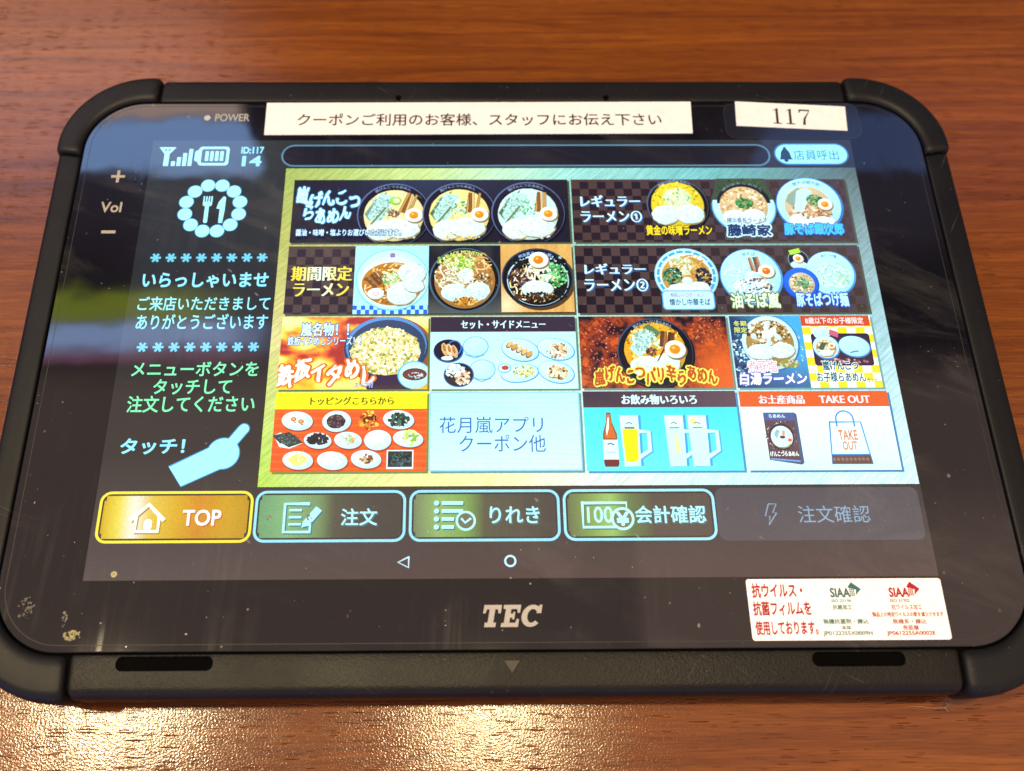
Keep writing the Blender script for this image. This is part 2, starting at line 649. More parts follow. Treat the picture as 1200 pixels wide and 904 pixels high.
def rr_pts(x0, y0, x1, y1, r, n=7):
    if y1 < y0:
        y0, y1 = y1, y0
    r = min(r, (x1 - x0) / 2, (y1 - y0) / 2)
    out = []
    for cx, cy, a in ((x1 - r, y1 - r, 0), (x0 + r, y1 - r, 90), (x0 + r, y0 + r, 180), (x1 - r, y0 + r, 270)):
        for i in range(n + 1):
            t = math.radians(a + 90 * i / n)
            out.append((cx + math.cos(t) * r, cy + math.sin(t) * r))
    return out


def lerp(a, b, k):
    return tuple(x + (y - x) * k for x, y in zip(a, b))


# ------------------------------------------------------------------ the table
def build_table():
    bm = bmesh.new()
    bmesh.ops.create_grid(bm, x_segments=2, y_segments=2, size=0.5)
    for f in list(bm.faces):
        pass
    ext = bmesh.ops.extrude_face_region(bm, geom=list(bm.faces))
    for v in [g for g in ext['geom'] if isinstance(g, bmesh.types.BMVert)]:
        v.co.z -= 0.03
    bmesh.ops.recalc_face_normals(bm, faces=bm.faces)
    for v in bm.verts:
        v.co.x *= 1.25
        v.co.y = v.co.y * 0.8 + 0.03
    o = mesh_obj('table_top', bm, M_WOOD, None, False)
    o['kind'] = 'structure'
    return o


build_table()

# ------------------------------------------------------------------ the tablet body
tablet = empty('tablet', 'black ruggedised ordering tablet with rounded corner bumpers, its screen lit with a ramen menu', 'tablet')

OUT = (-137.6, -96.2, 138.8, 92.0, 26.0)          # outer outline, mm: x0 y0 x1 y1 corner radius
INN = (-129.6, -85.3, 130.6, 82.2, 17.5)          # glass outline
# cross-section from the underside to the glass groove: (share of the way from outer to inner outline, z from glass, outward shift)
PROF = [(0.55, -12.2, 0), (0.25, -12.6, 0), (0.07, -11.8, 0), (0.0, -10.2, 0), (0.0, -7.0, 0), (0.0, -4.2, 0), (0.02, -2.4, 0), (0.06, -1.1, 0), (0.12, -0.2, 0),
        (0.19, 0.22, 0), (0.26, 0.34, 0), (0.45, 0.36, 0), (0.70, 0.36, 0), (0.88, 0.34, 0), (0.935, 0.22, 0), (0.96, -0.1, 0), (0.965, -0.9, 0)]


def outline(o, n_arc=20, n_h=40, n_v=28):
    """points and outward normals round a rounded rectangle, counter-clockwise from the right end of the top right arc"""
    x0, y0, x1, y1, r = o
    P, N = [], []
    spec = ((x1 - r, y1 - r, 0, n_h, 'h'), (x0 + r, y1 - r, 90, n_v, 'v'), (x0 + r, y0 + r, 180, n_h, 'h'), (x1 - r, y0 + r, 270, n_v, 'v'))
    for k, (cx, cy, a, ns, kind) in enumerate(spec):
        for i in range(n_arc + 1):
            t = math.radians(a + 90 * i / n_arc)
            P.append((cx + math.cos(t) * r, cy + math.sin(t) * r))
            N.append((math.cos(t), math.sin(t)))
        nx = spec[(k + 1) % 4]
        e0 = P[-1]
        t = math.radians(nx[2])
        e1 = (nx[0] + math.cos(t) * r, nx[1] + math.sin(t) * r)
        for i in range(1, ns):
            q = i / ns
            P.append((e0[0] + (e1[0] - e0[0]) * q, e0[1] + (e1[1] - e0[1]) * q))
            N.append((math.cos(t), math.sin(t)))
    return P, N


PO, NO = outline(OUT)
PI_, NI = outline(INN)
NP = len(PO)


def at_index(u):
    """interpolated outer point, inner point and normal at the (fractional) place u round the rim"""
    u %= NP
    i = int(u)
    k = u - i
    j = (i + 1) % NP
    n = Vector(NO[i]).lerp(Vector(NO[j]), k)
    return Vector(PO[i]).lerp(Vector(PO[j]), k), Vector(PI_[i]).lerp(Vector(PI_[j]), k), n.normalized()


def rim_strip(us, shrink, prof, lift=0.0, out=0.0, closed=False, inset_in=0.0):
    """a length of rim; shrink(i) in 0..1 draws its section in towards its own core so ends come out rounded"""
    bm = bmesh.new()
    rings = []
    for i, u in enumerate(us):
        po, pi, n = at_index(u)
        k = shrink(i)
        ring = []
        for s, z, _ in prof:
            s2 = s * (1 + inset_in)
            p = po.lerp(pi, s2) + n * (out * (1 - s2))
            zz = z + (lift if z > -9 else 0)
            if k > 0:
                core = po.lerp(pi, 0.5)
                w = k * 0.9                             # mm drawn in
                dvec = core - p
                if dvec.length > 1e-6:
                    p = p + dvec.normalized() * min(w, dvec.length)
                zz = zz - k * 0.9 if zz > -6 else zz
            ring.append(bm.verts.new((p.x * MM, p.y * MM, (zz + GZ) * MM)))
        rings.append(ring)
    m = len(rings)
    for i in range(m if closed else m - 1):
        a, b = rings[i], rings[(i + 1) % m]
        for j in range(len(prof) - 1):
            bm.faces.new((a[j], b[j], b[j + 1], a[j + 1]))
        bm.faces.new((a[-1], b[-1], b[0], a[0]))
    if not closed:
        bm.faces.new(list(reversed(rings[0])))
        bm.faces.new(rings[-1])
    bmesh.ops.recalc_face_normals(bm, faces=bm.faces)
    return bm


def span(a, b, ends=0.35, pitch=1.0):
    """places from a to b with extra rings at both ends for the rounded end"""
    if b < a:
        b += NP
    mid = max(2, int((b - a) / pitch))
    e = [0, 0.12, 0.3, 0.6, 1.0]
    us = [a + x * ends for x in e] + [a + ends + (b - a - 2 * ends) * i / mid for i in range(1, mid)] + [b - x * ends for x in reversed(e)]
    sh = {0: 1.0, 1: 0.6, 2: 0.28, 3: 0.08}
    n = len(us)

    def f(i):
        return sh.get(i, sh.get(n - 1 - i, 0.0))
    return us, f


# index of the corner arcs: arc k starts at K[k] and is 20 steps long
K = [0, 20 + 40, 20 + 40 + 20 + 28, 20 + 40 + 20 + 28 + 20 + 40]
ARC = 20
SEAM = 0.12
BSPAN = []
for k in range(4):
    BSPAN.append((K[k] - 0.5, K[k] + ARC + 0.5))

base_prof = [(s, z - (0.7 if z > -9 else 0.0), 0) for s, z, _ in PROF]
base_prof = [(min(0.965, 0.06 + s * 0.94) if z > -9 else s + 0.05, z, 0) for s, z, _ in base_prof]
core = rim_strip([i for i in range(NP)], lambda i: 0, base_prof, closed=True)
# close the underside
mesh_obj('back_case', core, M_DARK, tablet)
bm = bmesh.new()
bot = [bm.verts.new((x * MM, y * MM, 0.6 * MM)) for x, y in [tuple(Vector(PO[i]).lerp(Vector(PI_[i]), 0.55)) for i in range(NP)]]
top = [bm.verts.new((x * MM, y * MM, (GZ - 1.3) * MM)) for x, y in [tuple(Vector(PO[i]).lerp(Vector(PI_[i]), 0.90)) for i in range(NP)]]
bm.faces.new(list(reversed(bot)))
bm.faces.new(top)
for i in range(NP):
    j = (i + 1) % NP
    bm.faces.new((bot[i], bot[j], top[j], top[i]))
mesh_obj('back_plate', bm, M_DARK, tablet, False)

rail_labels = ['top rail of the case with two small microphone holes', 'left rail of the case', 'grained bottom rail of the case with two speaker slots', 'right rail of the case']
rails = []
for k in range(4):
    a = BSPAN[k][1] + SEAM
    b = BSPAN[(k + 1) % 4][0] - SEAM
    us, f = span(a, b, 0.22)
    o = mesh_obj('frame_rail', rim_strip(us, f, PROF), M_GRAIN if k == 2 else M_BODY, tablet, label=rail_labels[k])
    rails.append(o)
bl = ['top right corner bumper', 'top left corner bumper', 'bottom left corner bumper', 'bottom right corner bumper']
bprof = [(s, z, 0) for s, z, _ in PROF[1:]]
bprof[-4:] = [(0.80, 0.26, 0), (0.87, -0.05, 0), (0.93, -0.5, 0), (0.955, -1.2, 0)]
for k in range(4):
    us, f = span(BSPAN[k][0], BSPAN[k][1], 0.42, 0.5)
    mesh_obj('corner_bumper', rim_strip(us, f, bprof, lift=0.85, out=0.9), M_RUBBER, tablet, label=bl[k])

# cover glass: one black sheet with a softened edge
bm = bmesh.new()
rings = []
for d, z in ((0.0, -1.0), (0.0, -0.35), (0.12, -0.1), (0.35, 0.0)):
    P, _ = outline((INN[0] + d, INN[1] + d, INN[2] - d, INN[3] - d, INN[4] - d))
    rings.append([bm.verts.new((x * MM, y * MM, (GZ + z) * MM)) for x, y in P])
for a, b in zip(rings, rings[1:]):
    for i in range(NP):
        j = (i + 1) % NP
        bm.faces.new((a[i], a[j], b[j], b[i]))
bm.faces.new(rings[-1])
mesh_obj('cover_glass', bm, M_GLASS, tablet, False)

MMF = lambda x, y: (x, y)


def flat(z0=0.01, dz=0.002):
    return Draw(MMF, GZ + z0, dz)


# edge of the stuck-on protective film, a hairline just inside the glass edge
d = flat(0.008)
a = rr_pts(INN[0] + 1.9, INN[1] + 1.7, INN[2] - 1.9, INN[3] - 1.2, 15.5, 20)
b = rr_pts(INN[0] + 2.05, INN[1] + 1.85, INN[2] - 2.05, INN[3] - 1.35, 15.4, 20)
d.band(a, b, (0.022, 0.021, 0.020))
d.build('film_edge', M_PRINT, tablet)


# speaker slots cut into the bottom rail
def capsule(bm, x0, x1, y0, y1, z0, z1, tilt=0.0):
    pts = rr_pts(x0, y0, x1, y1, 1.6, 6)
    lo = [bm.verts.new((x * MM, y * MM, (GZ + z0) * MM)) for x, y in pts]
    hi = [bm.verts.new((x * MM, y * MM, (GZ + z1) * MM)) for x, y in pts]
    n = len(pts)
    bm.faces.new(list(reversed(lo)))
    bm.faces.new(hi)
    for i in range(n):
        j = (i + 1) % n
        bm.faces.new((lo[i], lo[j], hi[j], hi[i]))


SLOTS = ((-97.2, -73.5), (73.0, 96.0))
bm = bmesh.new()
for x0, x1 in SLOTS:
    capsule(bm, x0, x1, -89.75, -86.25, -3.2, 3.0)
cut = mesh_obj('cutter', bm, M_DARK, None, False)
md = rails[2].modifiers.new('cut', 'BOOLEAN')
md.object = cut
md.operation = 'DIFFERENCE'
md.solver = 'EXACT'
bpy.context.view_layer.update()
dg = bpy.context.evaluated_depsgraph_get()
nm = bpy.data.meshes.new_from_object(rails[2].evaluated_get(dg))
rails[2].modifiers.clear()
rails[2].data = nm
nm.set_sharp_from_angle(angle=math.radians(38))
bpy.data.objects.remove(cut)
for x0, x1 in SLOTS:
    bm = bmesh.new()
    capsule(bm, x0 + 0.05, x1 - 0.05, -89.7, -86.3, -3.4, -2.45)
    mesh_obj('speaker_slot', bm, M_DARK, tablet, False)

# microphone holes in the top rail, arrow mark in the bottom rail
for x in (-33.0, 33.0):
    bm = bmesh.new()
    bmesh.ops.create_cone(bm, cap_ends=True, segments=20, radius1=0.95 * MM, radius2=0.95 * MM, depth=0.5 * MM)
    bmesh.ops.translate(bm, verts=bm.verts, vec=(x * MM, 83.9 * MM, (GZ + 0.39) * MM))
    mesh_obj('microphone_hole', bm, M_DARK, tablet, False)
bm = bmesh.new()
tri = [(-3.0, -87.6), (1.8, -87.6), (-0.6, -91.2)]
lo = [bm.verts.new((x * MM, y * MM, (GZ + 0.4) * MM)) for x, y in tri]
cx, cy = sum(p[0] for p in tri) / 3, sum(p[1] for p in tri) / 3
hi = [bm.verts.new(((cx + (x - cx) * 0.8) * MM, (cy + (y - cy) * 0.8) * MM, (GZ + 0.86) * MM)) for x, y in tri]
bm.faces.new((hi[0], hi[2], hi[1]))
for i in range(3):
    j = (i + 1) % 3
    bm.faces.new((lo[i], hi[i], hi[j], lo[j]))
bmesh.ops.recalc_face_normals(bm, faces=bm.faces)
mesh_obj('arrow_mark', bm, plastic_material('paler_plastic', (0.05, 0.045, 0.036), 0.38, 0.8, 2000), tablet, False)  # raised mark, set paler than the rail plastic around it

# printing on the glass
INK = (0.28, 0.265, 0.235)
d = flat()
d.ell(-92.8, 76.5, 1.0, 1.0, (0.35, 0.36, 0.37))
d.build('power_lamp', M_PRINT, tablet)
d = flat()
d.text('POWER', (-90.3, 78.0, -79.6, 75.2), (0.30, 0.29, 0.27), 0.012)
d.build('power_lettering', M_PRINT, tablet)
d = flat()
d.rect(-119.6, 54.95, -115.4, 54.05, INK)
d.rect(-117.95, 56.7, -117.05, 52.3, INK)
d.build('volume_plus_mark', M_PRINT, tablet)
d = flat()
d.text('Vol', (-121.0, 45.2, -114.9, 41.7), INK, 0.02)
d.build('volume_lettering', M_PRINT, tablet)
d = flat()
d.rect(-119.6, 35.3, -115.4, 34.3, INK)
d.build('volume_minus_mark', M_PRINT, tablet)

# slab-serif maker lettering, slanted
d = flat()
LOGO = (0.33, 0.315, 0.30)


def slab(polys, x, w):
    for pl in polys:
        d.poly([(x + (px + 0.2 * py) * w, -79.8 + py * 5.4) for px, py in pl], LOGO)


slab([[(0, 1), (0, .62), (.12, .62), (.16, .8), (.30, .8), (.30, .2), (.16, .2), (.16, 0), (.72, 0), (.72, .2), (.58, .2), (.58, .8), (.72, .8), (.76, .62), (.88, .62), (.88, 1)]], -8.2, 5.0)
slab([[(0, 1), (0, .82), (.13, .82), (.13, .18), (0, .18), (0, 0), (.86, 0), (.86, .36), (.74, .36), (.70, .19), (.40, .19), (.40, .42), (.52, .42), (.52, .34), (.62, .34), (.62, .68), (.52, .68), (.52, .60),
       (.40, .60), (.40, .81), (.70, .81), (.74, .64), (.86, .64), (.86, 1)]], -3.3, 5.0)
c_out, c_in = [], []
for i in range(25):
    a = math.radians(42 + (318 - 42) * i / 24)
    c_out.append((.5 + math.cos(a) * .50, .5 + math.sin(a) * .5))
    c_in.append((.52 + math.cos(a) * .24, .5 + math.sin(a) * .31))
slab([c_out + list(reversed(c_in))], 1.5, 5.1)
slab([[(.70, .62), (.94, .62), (.94, 1.0), (.82, 1.0), (.78, .92)]], 1.5, 5.1)
d.build('maker_lettering', M_PRINT, tablet)

# dried residue on the glass
def residue(x, y, rx, ry, col, n, name='dried_smudge', ring=False, dens=1.0):
    dd = flat(0.03, 0.0008)
    if ring:
        dd.ell(x, y, rx, ry, lerp(col, (0, 0, 0), 0.35), n=18, jit=0.06)
        dd.ring(x, y, rx, ry, rx * 0.3, col, 18)
    for i in range(n):
        a = random.uniform(0, 6.283)
        r = math.sqrt(random.random())
        px, py = x + math.cos(a) * r * rx, y + math.sin(a) * r * ry
        q = random.uniform(0.08, 0.3)
        dd.ell(px, py, q * random.uniform(0.6, 2.2), q, lerp(col, (0.02, 0.02, 0.02), random.random() * 0.6), rot=random.uniform(0, 3), n=6, jit=0.3)
    dd.build(name, M_PRINT, tablet)
    return dd


residue(-100.9, -66.2, 0.75, 0.75, (0.36, 0.33, 0.18), 6, 'dried_drop', True)
residue(-109.0, -81.2, 2.3, 1.1, (0.30, 0.27, 0.12), 55)
residue(-111.5, -77.0, 0.5, 2.2, (0.16, 0.15, 0.13), 14)
residue(-52.5, -52.3, 0.8, 1.5, (0.16, 0.15, 0.14), 12)
residue(-63.0, -51.8, 0.9, 0.5, (0.16, 0.15, 0.14), 9)
residue(-121.5, -74.5, 1.9, 3.0, (0.10, 0.09, 0.075), 38)

# ------------------------------------------------------------------ paper labels
def slip(name, pts, z0, th, m, label, colr):
    """thin paper slip with its corners at pts"""
    bm = bmesh.new()
    lay = bm.loops.layers.float_color.new('Col')
    lo = [bm.verts.new((x * MM, y * MM, (GZ + z0) * MM)) for x, y in pts]
    hi = [bm.verts.new((x * MM, y * MM, (GZ + z0 + th) * MM)) for x, y in pts]
    n = len(pts)
    bm.faces.new(hi)
    for i in range(n):
        j = (i + 1) % n
        bm.faces.new((lo[i], lo[j], hi[j], hi[i]))
    bmesh.ops.recalc_face_normals(bm, faces=bm.faces)
    for f in bm.faces:
        for lp in f.loops:
            lp[lay] = (*colr, 1)
    return mesh_obj(name, bm, m, tablet, False, label)


def rot_rect(x0, y0, x1, y1, r=0.0):
    return rr_pts(x0, y0, x1, y1, r, 5) if r else [(x0, y0), (x1, y0), (x1, y1), (x0, y1)]


nl = slip('notice_label', [(-74.4, 69.75), (59.4, 70.2), (59.9, 82.5), (-74.5, 82.15)], 0.02, 0.22, M_PAPER, 'long white paper label with one line of black Japanese writing', (0.62, 0.64, 0.70))
d = flat(0.26)
d.text('クーポンご利用のお客様、スタッフにお伝え下さい', (-64.4, 77.9, 50.0, 73.2), (0.006, 0.006, 0.007), 0.012)
d.build('lettering', M_PRINT, nl)

# clear film under and around the number slip
d = flat(0.012)
pts = rr_pts(70.0, 68.3, 112.8, 82.0, 3.4, 6)
inn = rr_pts(70.25, 68.55, 112.55, 81.75, 3.2, 6)
d.poly(pts, (0.008, 0.009, 0.012))
d.band(pts, inn, (0.018, 0.019, 0.027))
M_FILM = printed_material('clear_film', 0.10, 0.6)
d.build('clear_film', M_FILM, tablet)
nb_ = slip('number_label', [(73.5, 73.1), (108.2, 71.1), (108.9, 80.5), (74.1, 82.6)], 0.03, 0.20, M_PAPER, 'short white paper label with the number 117', (0.62, 0.645, 0.70))
d = flat(0.25)
NK = (0.015, 0.013, 0.010)
ang = math.radians(-3.3)


def numpt(px, py):
    ca, sa = math.cos(ang), math.sin(ang)
    return (91.2 + px * ca - py * sa, 76.55 + px * sa + py * ca)


def npoly(pts):
    d.poly([numpt(*p) for p in pts], NK)


for ox in (-5.9, -1.75):
    npoly([(ox + 1.05, -2.9), (ox + 1.85, -2.9), (ox + 1.85, 3.1), (ox + 1.5, 3.1), (ox + 1.05, 2.5)])
    npoly([(ox + 0.1, -3.0), (ox + 2.8, -3.0), (ox + 2.8, -2.62), (ox + 0.1, -2.62)])
    npoly([(ox + 0.15, 2.1), (ox + 0.3, 1.95), (ox + 1.5, 2.75), (ox + 1.5, 3.1)])
npoly([(2.5, 3.0), (2.5, 1.6), (2.75, 1.6), (2.95, 2.4), (5.6, 2.4), (5.9, 3.0)])
npoly([(5.6, 2.4), (5.9, 3.0), (5.95, 2.7), (4.55, -0.6), (4.35, -3.0), (3.5, -3.0), (3.85, -0.6)])
d.build('lettering', M_PRINT, nb_)

st = slip('antiviral_sticker', rr_pts(59.05, -83.5, 108.6, -68.4, 0.7, 4), 0.02, 0.10, M_FOILP, 'white sticker with red and green Japanese writing and two arrow marks', (0.80, 0.815, 0.87))
d = flat(0.13, 0.001)
RED, GRN = (0.30, 0.005, 0.020), (0.022, 0.115, 0.125)
d.text('抗ウイルス・', (60.3, -69.5, 73.0, -73.0), RED, 0.034)
d.text('抗菌フィルムを', (60.1, -74.0, 74.6, -77.4), RED, 0.034)
d.text('使用しております。', (60.1, -78.8, 75.6, -82.1), RED, 0.034)
for x0, cc in ((80.1, GRN), (95.0, RED)):
    d.text('SIAA', (x0, -70.8, x0 + 4.9, -73.0), cc, 0.04)
    mx = x0 + 5.4
    d.poly([(mx + 0.1, -69.2), (mx + 2.5, -71.05), (mx + 0.9, -72.6), (mx + 1.2, -71.2)], cc)
    d.poly([(mx + 0.15, -69.25), (mx + 1.3, -70.2), (mx + 1.25, -71.2), (mx - 0.9, -70.6)], cc)
    for i in range(3):
        for j in range(5):
            q = 0.17
            px, py = mx - 0.35 + i * 0.45, -70.75 - j * 0.45
            d.rect(px - q, py + q, px + q, py - q, cc)
d.text('ISO 22196', (80.1, -73.55, 85.0, -74.25), GRN, 0.022)
d.text('抗菌加工', (80.1, -74.9, 85.0, -76.1), GRN, 0.022)
d.text('無機抗菌剤・練込', (77.2, -78.35, 88.5, -79.6), GRN, 0.022)
d.text('本体', (81.6, -80.0, 83.9, -81.0), GRN, 0.022)
d.text('JP0122255X0009H', (76.8, -81.35, 89.0, -82.6), GRN, 0.022)
d.text('ISO 21702', (94.9, -73.6, 99.8, -74.3), RED, 0.022)
d.text('抗ウイルス加工', (94.9, -74.9, 102.6, -76.2), RED, 0.012)
d.text('製品上の特定ウイルスの数を減少させます', (89.8, -76.75, 107.6, -77.9), RED, 0.022)
d.text('無機系・練込', (94.6, -78.45, 103.0, -79.7), RED, 0.012)
d.text('表面層', (96.8, -80.0, 100.7, -81.15), RED, 0.012)
d.text('JP0612255A0002E', (92.6, -81.4, 104.7, -82.65), RED, 0.022)
d.build('lettering', M_PRINT, st)

# ------------------------------------------------------------------ the screen: 1280 x 800 picture, 216.96 x 135.6 mm
UIF = lambda u, v: (u / 1280 * 216.96 - 108.48, 67.8 - v / 800 * 135.6)


def ui(layer):
    return Draw(UIF, GZ + 0.012 + layer * 0.012, 0.0007)


CY = '#9CF2FF'            # screen white, which the photograph shows as pale cyan
CY2 = '#7FE4FA'


def interp(grid, u, v):
    us, vs, table = grid

    def loc(a, x):
        x = min(max(x, a[0]), a[-1])
        for i in range(len(a) - 1):
            if x <= a[i + 1]:
                return i, (x - a[i]) / (a[i + 1] - a[i])
        return len(a) - 2, 1.0
    i, a = loc(us, u)
    j, b = loc(vs, v)
    c = lambda jj, ii: srgb(table[jj][ii])
    return lerp(lerp(c(j, i), c(j, i + 1), a), lerp(c(j + 1, i), c(j + 1, i + 1), a), b)


# backdrop of the picture: dark status strip and side panel, dark strip under the menu; warm haze painted in towards the bottom
d = ui(0)
BACK = ([0, 640, 1280], [0, 62, 300, 480, 660, 750, 800],
        [['#454B4A', '#3C4442', '#3E434C'], ['#383E40', '#3C4440', '#3A4048'], ['#32383B', '#343a3a', '#34363c'], ['#3A3836', '#383634', '#343030'],
         ['#4A4440', '#48423C', '#3E3A3C'], ['#4C4240', '#4A403C', '#403636'], ['#544A46', '#503E38', '#4C3A34']])
d.grid(0, 0, 1280, 800, 32, 20, lambda u, v: lerp((0, 0, 0), interp(BACK, u, v), 0.42 + 0.38 * max(0, min(1, (v - 600) / 150))))
display = d.build('display', M_SCREEN, tablet, 'lit display showing a food ordering menu')

d = ui(1)
GOLD = ([247, 350, 500, 640, 760, 1000, 1200, 1280], [62, 220, 400, 560, 657],
        [['#93B458', '#A2C870', '#B6E090', '#AEEAC8', '#84DCD4', '#68BCBE', '#547F84', '#4A6468'],
         ['#A0B45C', '#AABE74', '#A6C092', '#98BCA2', '#8CC4B4', '#84C0C0', '#6C9CA4', '#7AA4AA'],
         ['#C2CE84', '#CCD49C', '#BCD2A8', '#ACD6C0', '#A8E0D8', '#9CDCE0', '#84CAD4', '#94D0D8'],
         ['#A8D468', '#BADA8C', '#CEE6A4', '#C6E8C0', '#B8F0E6', '#ACF0F2', '#A4E6F0', '#AEE8EE'],
         ['#A0D450', '#BCE08C', '#D8F09A', '#E6F8B0', '#CEF4E0', '#B2F4F6', '#B8F4F6', '#B6EEF0']])
def gold(u, v):
    c = interp(GOLD, u, v)
    return (c[0] * 1.20, c[1] * 0.99, c[2] * 0.97)


d.grid(247, 62, 1279, 657, 60, 36, gold)
d.build('menu_backdrop', M_GOLD, display, 'gold brushed backdrop behind the menu tiles')

# status strip -----------------------------------------------------
d = ui(1)
d.poly([(13, 15), (44, 15), (33, 30), (33, 56), (24, 56), (24, 30)], CY)
d.poly([(22, 19), (27, 19), (27, 26)], '#59686C')
d.poly([(35, 19), (30, 19), (30, 26)], '#59686C')
for i in range(4):
    x = 38 + i * 10
    d.rect(x, 46 - i * 9, x + 7, 56, CY)
d.build('signal_icon', M_SCREEN, display)
d = ui(1)
d.rrect(86, 14, 141, 55, 6, CY)
d.poly([(79, 25), (86, 20), (86, 48), (79, 44)], CY)
d.rrect(91, 19, 136, 50, 4, '#3F4B50')
for i in range(4):
    d.rect(98 + i * 9, 24, 104 + i * 9, 45, CY)
d.build('battery_icon', M_SCREEN, display)
d = ui(1)
d.text('ID:117', (163, 15, 203, 29), CY2, 0.03)
d.text('14', (167, 35, 200, 56), CY2, 0.03)
d.build('table_number', M_SCREEN, display)
d = ui(1)
d.rrect(236, 10, 1128, 58, 24, '#57829C')
d.rrect(239, 13, 1125, 55, 21, '#16161F')
d.build('message_bar', M_SCREEN, display)
d = ui(1)
d.rrect(1135, 8, 1272, 56, 24, '#3C78B8')
d.rrect(1138, 11, 1269, 53, 21, '#8CF0FC')
IN = '#1C3F5E'
d.poly([(1143, 44), (1146, 40), (1148, 28), (1152, 21), (1156, 19), (1160, 21), (1164, 28), (1166, 40), (1169, 44)], IN)
d.ell(1156, 19, 3, 3, IN)
d.ell(1156, 46, 4, 3.5, IN)
d.text('店員呼出', (1171, 23, 1253, 45), '#27689A', 0.004)
d.build('call_button', M_SCREEN, display, 'pale cyan pill button with a bell')

# side panel --------------------------------------------------------
d = ui(1)
for i in range(12):
    a = math.radians(15 + i * 30)
    x, y = 123 + math.cos(a) * 49, 146 + math.sin(a) * 49
    d.ell(x, y, 13.6, 13.6, '#2E8FC0', n=20)
    d.ell(x, y, 12.4, 12.4, CY, n=20)
for k in range(4):
    d.rrect(105 + k * 4.6, 121, 107.6 + k * 4.6, 136, 1.2, CY)
d.rrect(105, 133, 121.4, 142, 4, CY)
d.rrect(109.5, 138, 116.5, 177, 3, CY)
d.poly([(141, 121), (145, 124), (145, 150), (143, 177), (136, 177), (136, 148), (130, 147), (133, 133)], CY)
d.build('cutlery_emblem', M_SCREEN, display, 'ring of dots round a fork and knife')
for y0 in (247, 417):
    d = ui(1)
    for i in range(8):
        x = 36 + i * 26.2
        for a in (0, 60, 120):
            ca, sa = math.cos(math.radians(a)) * 9, math.sin(math.radians(a)) * 9
            d.line([(x - ca, y0 - sa), (x + ca, y0 + sa)], 4.2, '#6CC6E4')
    d.build('asterisk_row', M_SCREEN, display)
d = ui(1)
d.text('いらっしゃいませ', (20, 277, 233, 305), CY2, 0.03)
d.text('ご来店いただきまして', (18, 323, 240, 349), CY2, 0.016)
d.text('ありがとうございます', (20, 356, 239, 384), CY2, 0.016)
d.build('greeting', M_SCREEN, display)
d = ui(1)
GR = '#7CEFB0'
d.text('メニューボタンを', (25, 444, 231, 469), GR, 0.018)
d.text('タッチして', (64, 475, 190, 501), GR, 0.018)
d.text('注文してください', (26, 504, 230, 532), GR, 0.018)
d.build('instruction', M_SCREEN, display)
d = ui(1)
d.text('タッチ！', (26, 577, 126, 602), CY2, 0.03)
H1, H2 = '#3E9CD8', '#90EEFC'
for o_, cc in ((1.6, H1), (0, H2)):
    d.ell(188, 602, 25 + o_, 25 + o_, cc)
    d.line([(190, 598), (216, 562)], 16 + 2 * o_, cc)
    d.ell(217, 561, 8 + o_, 8 + o_, cc)
    d.poly([(106 - o_, 624 - o_), (174, 588 - o_), (190, 625 + o_), (128, 655 + o_)], cc)
d.build('pointing_hand', M_SCREEN, display, 'pale cyan pointing hand')

# navigation buttons ------------------------------------------------
def nav(x0, x1, bg, edge, label, paint):
    d = ui(1)
    y0, y1 = 663, 744
    d.rrect(x0, y0, x1, y1, 17, edge)
    d.rrect(x0 + 4.2, y0 + 4.2, x1 - 4.2, y1 - 4.2, 13, '#33302a')
    xa, xb, ya, yb = x0 + 7, x1 - 7, y0 + 7, y1 - 7
    d.clip = None
    pts = rr_pts(xa, ya, xb, yb, 10, 4)
    d.poly(pts, '#4A4640')
    d.grid(xa + 3, ya, xb - 3, yb, 30, 4, lambda u, v: bg((u - xa) / (xb - xa), (v - ya) / (yb - ya)))
    d.grid(xa, ya + 8, xa + 3, yb - 8, 1, 4, lambda u, v: bg(0, (v - ya) / (yb - ya)))
    d.grid(xb - 3, ya + 8, xb, yb - 8, 1, 4, lambda u, v: bg(1, (v - ya) / (yb - ya)))
    paint(d)
    return d.build('screen_button', M_SCREEN, display, label)


def multi(stops):
    st_ = [(p, lerp((0, 0, 0), srgb(c), 0.76)) for p, c in stops]

    def f(u, v):
        u = min(max(u, 0), 1)
        for (p, c), (q, e) in zip(st_, st_[1:]):
            if u <= q:
                return lerp(lerp(c, e, (u - p) / (q - p)), (0, 0, 0), 0.10 * abs(v - 0.4))
        return st_[-1][1]
    return f


YEL = multi([(0, '#E0B81C'), (0.12, '#F8E858'), (0.22, '#FFFFF0'), (0.32, '#ECD050'), (0.5, '#E2B428'), (0.66, '#DC9424'), (0.85, '#D8A822'), (1, '#C89C1C')])
GRE = multi([(0, '#72A878'), (0.2, '#8CC082'), (0.42, '#7E9C68'), (0.52, '#5C5A48'), (0.8, '#4E4A42'), (1, '#4A4840')])
GR3 = multi([(0, '#7E8A66'), (0.18, '#9CC070'), (0.36, '#86B058'), (0.5, '#605E48'), (0.8, '#565044'), (1, '#504A42')])
GR4 = multi([(0, '#727A50'), (0.15, '#8CA85A'), (0.30, '#A8D070'), (0.42, '#70884E'), (0.6, '#5C5446'), (1, '#5C5248')])


def p_top(d):
    for cc, o in (('#A8801C', 2), ('#EAFBEA', 0)):
        d.line([(57 + o, 709 + o), (83 + o, 684 + o), (109 + o, 709 + o)], 6.5, cc)
        d.line([(66 + o, 700 + o), (66 + o, 726 + o), (101 + o, 726 + o), (101 + o, 700 + o)], 5.5, cc)
    d.rrect(79, 707, 91, 724, 5, '#EAFBEA')
    d.text('TOP', (139, 695, 197, 719), '#B8601A', 0.02)
    d.text('TOP', (137, 693, 195, 717), '#E8FAF4', 0.02)


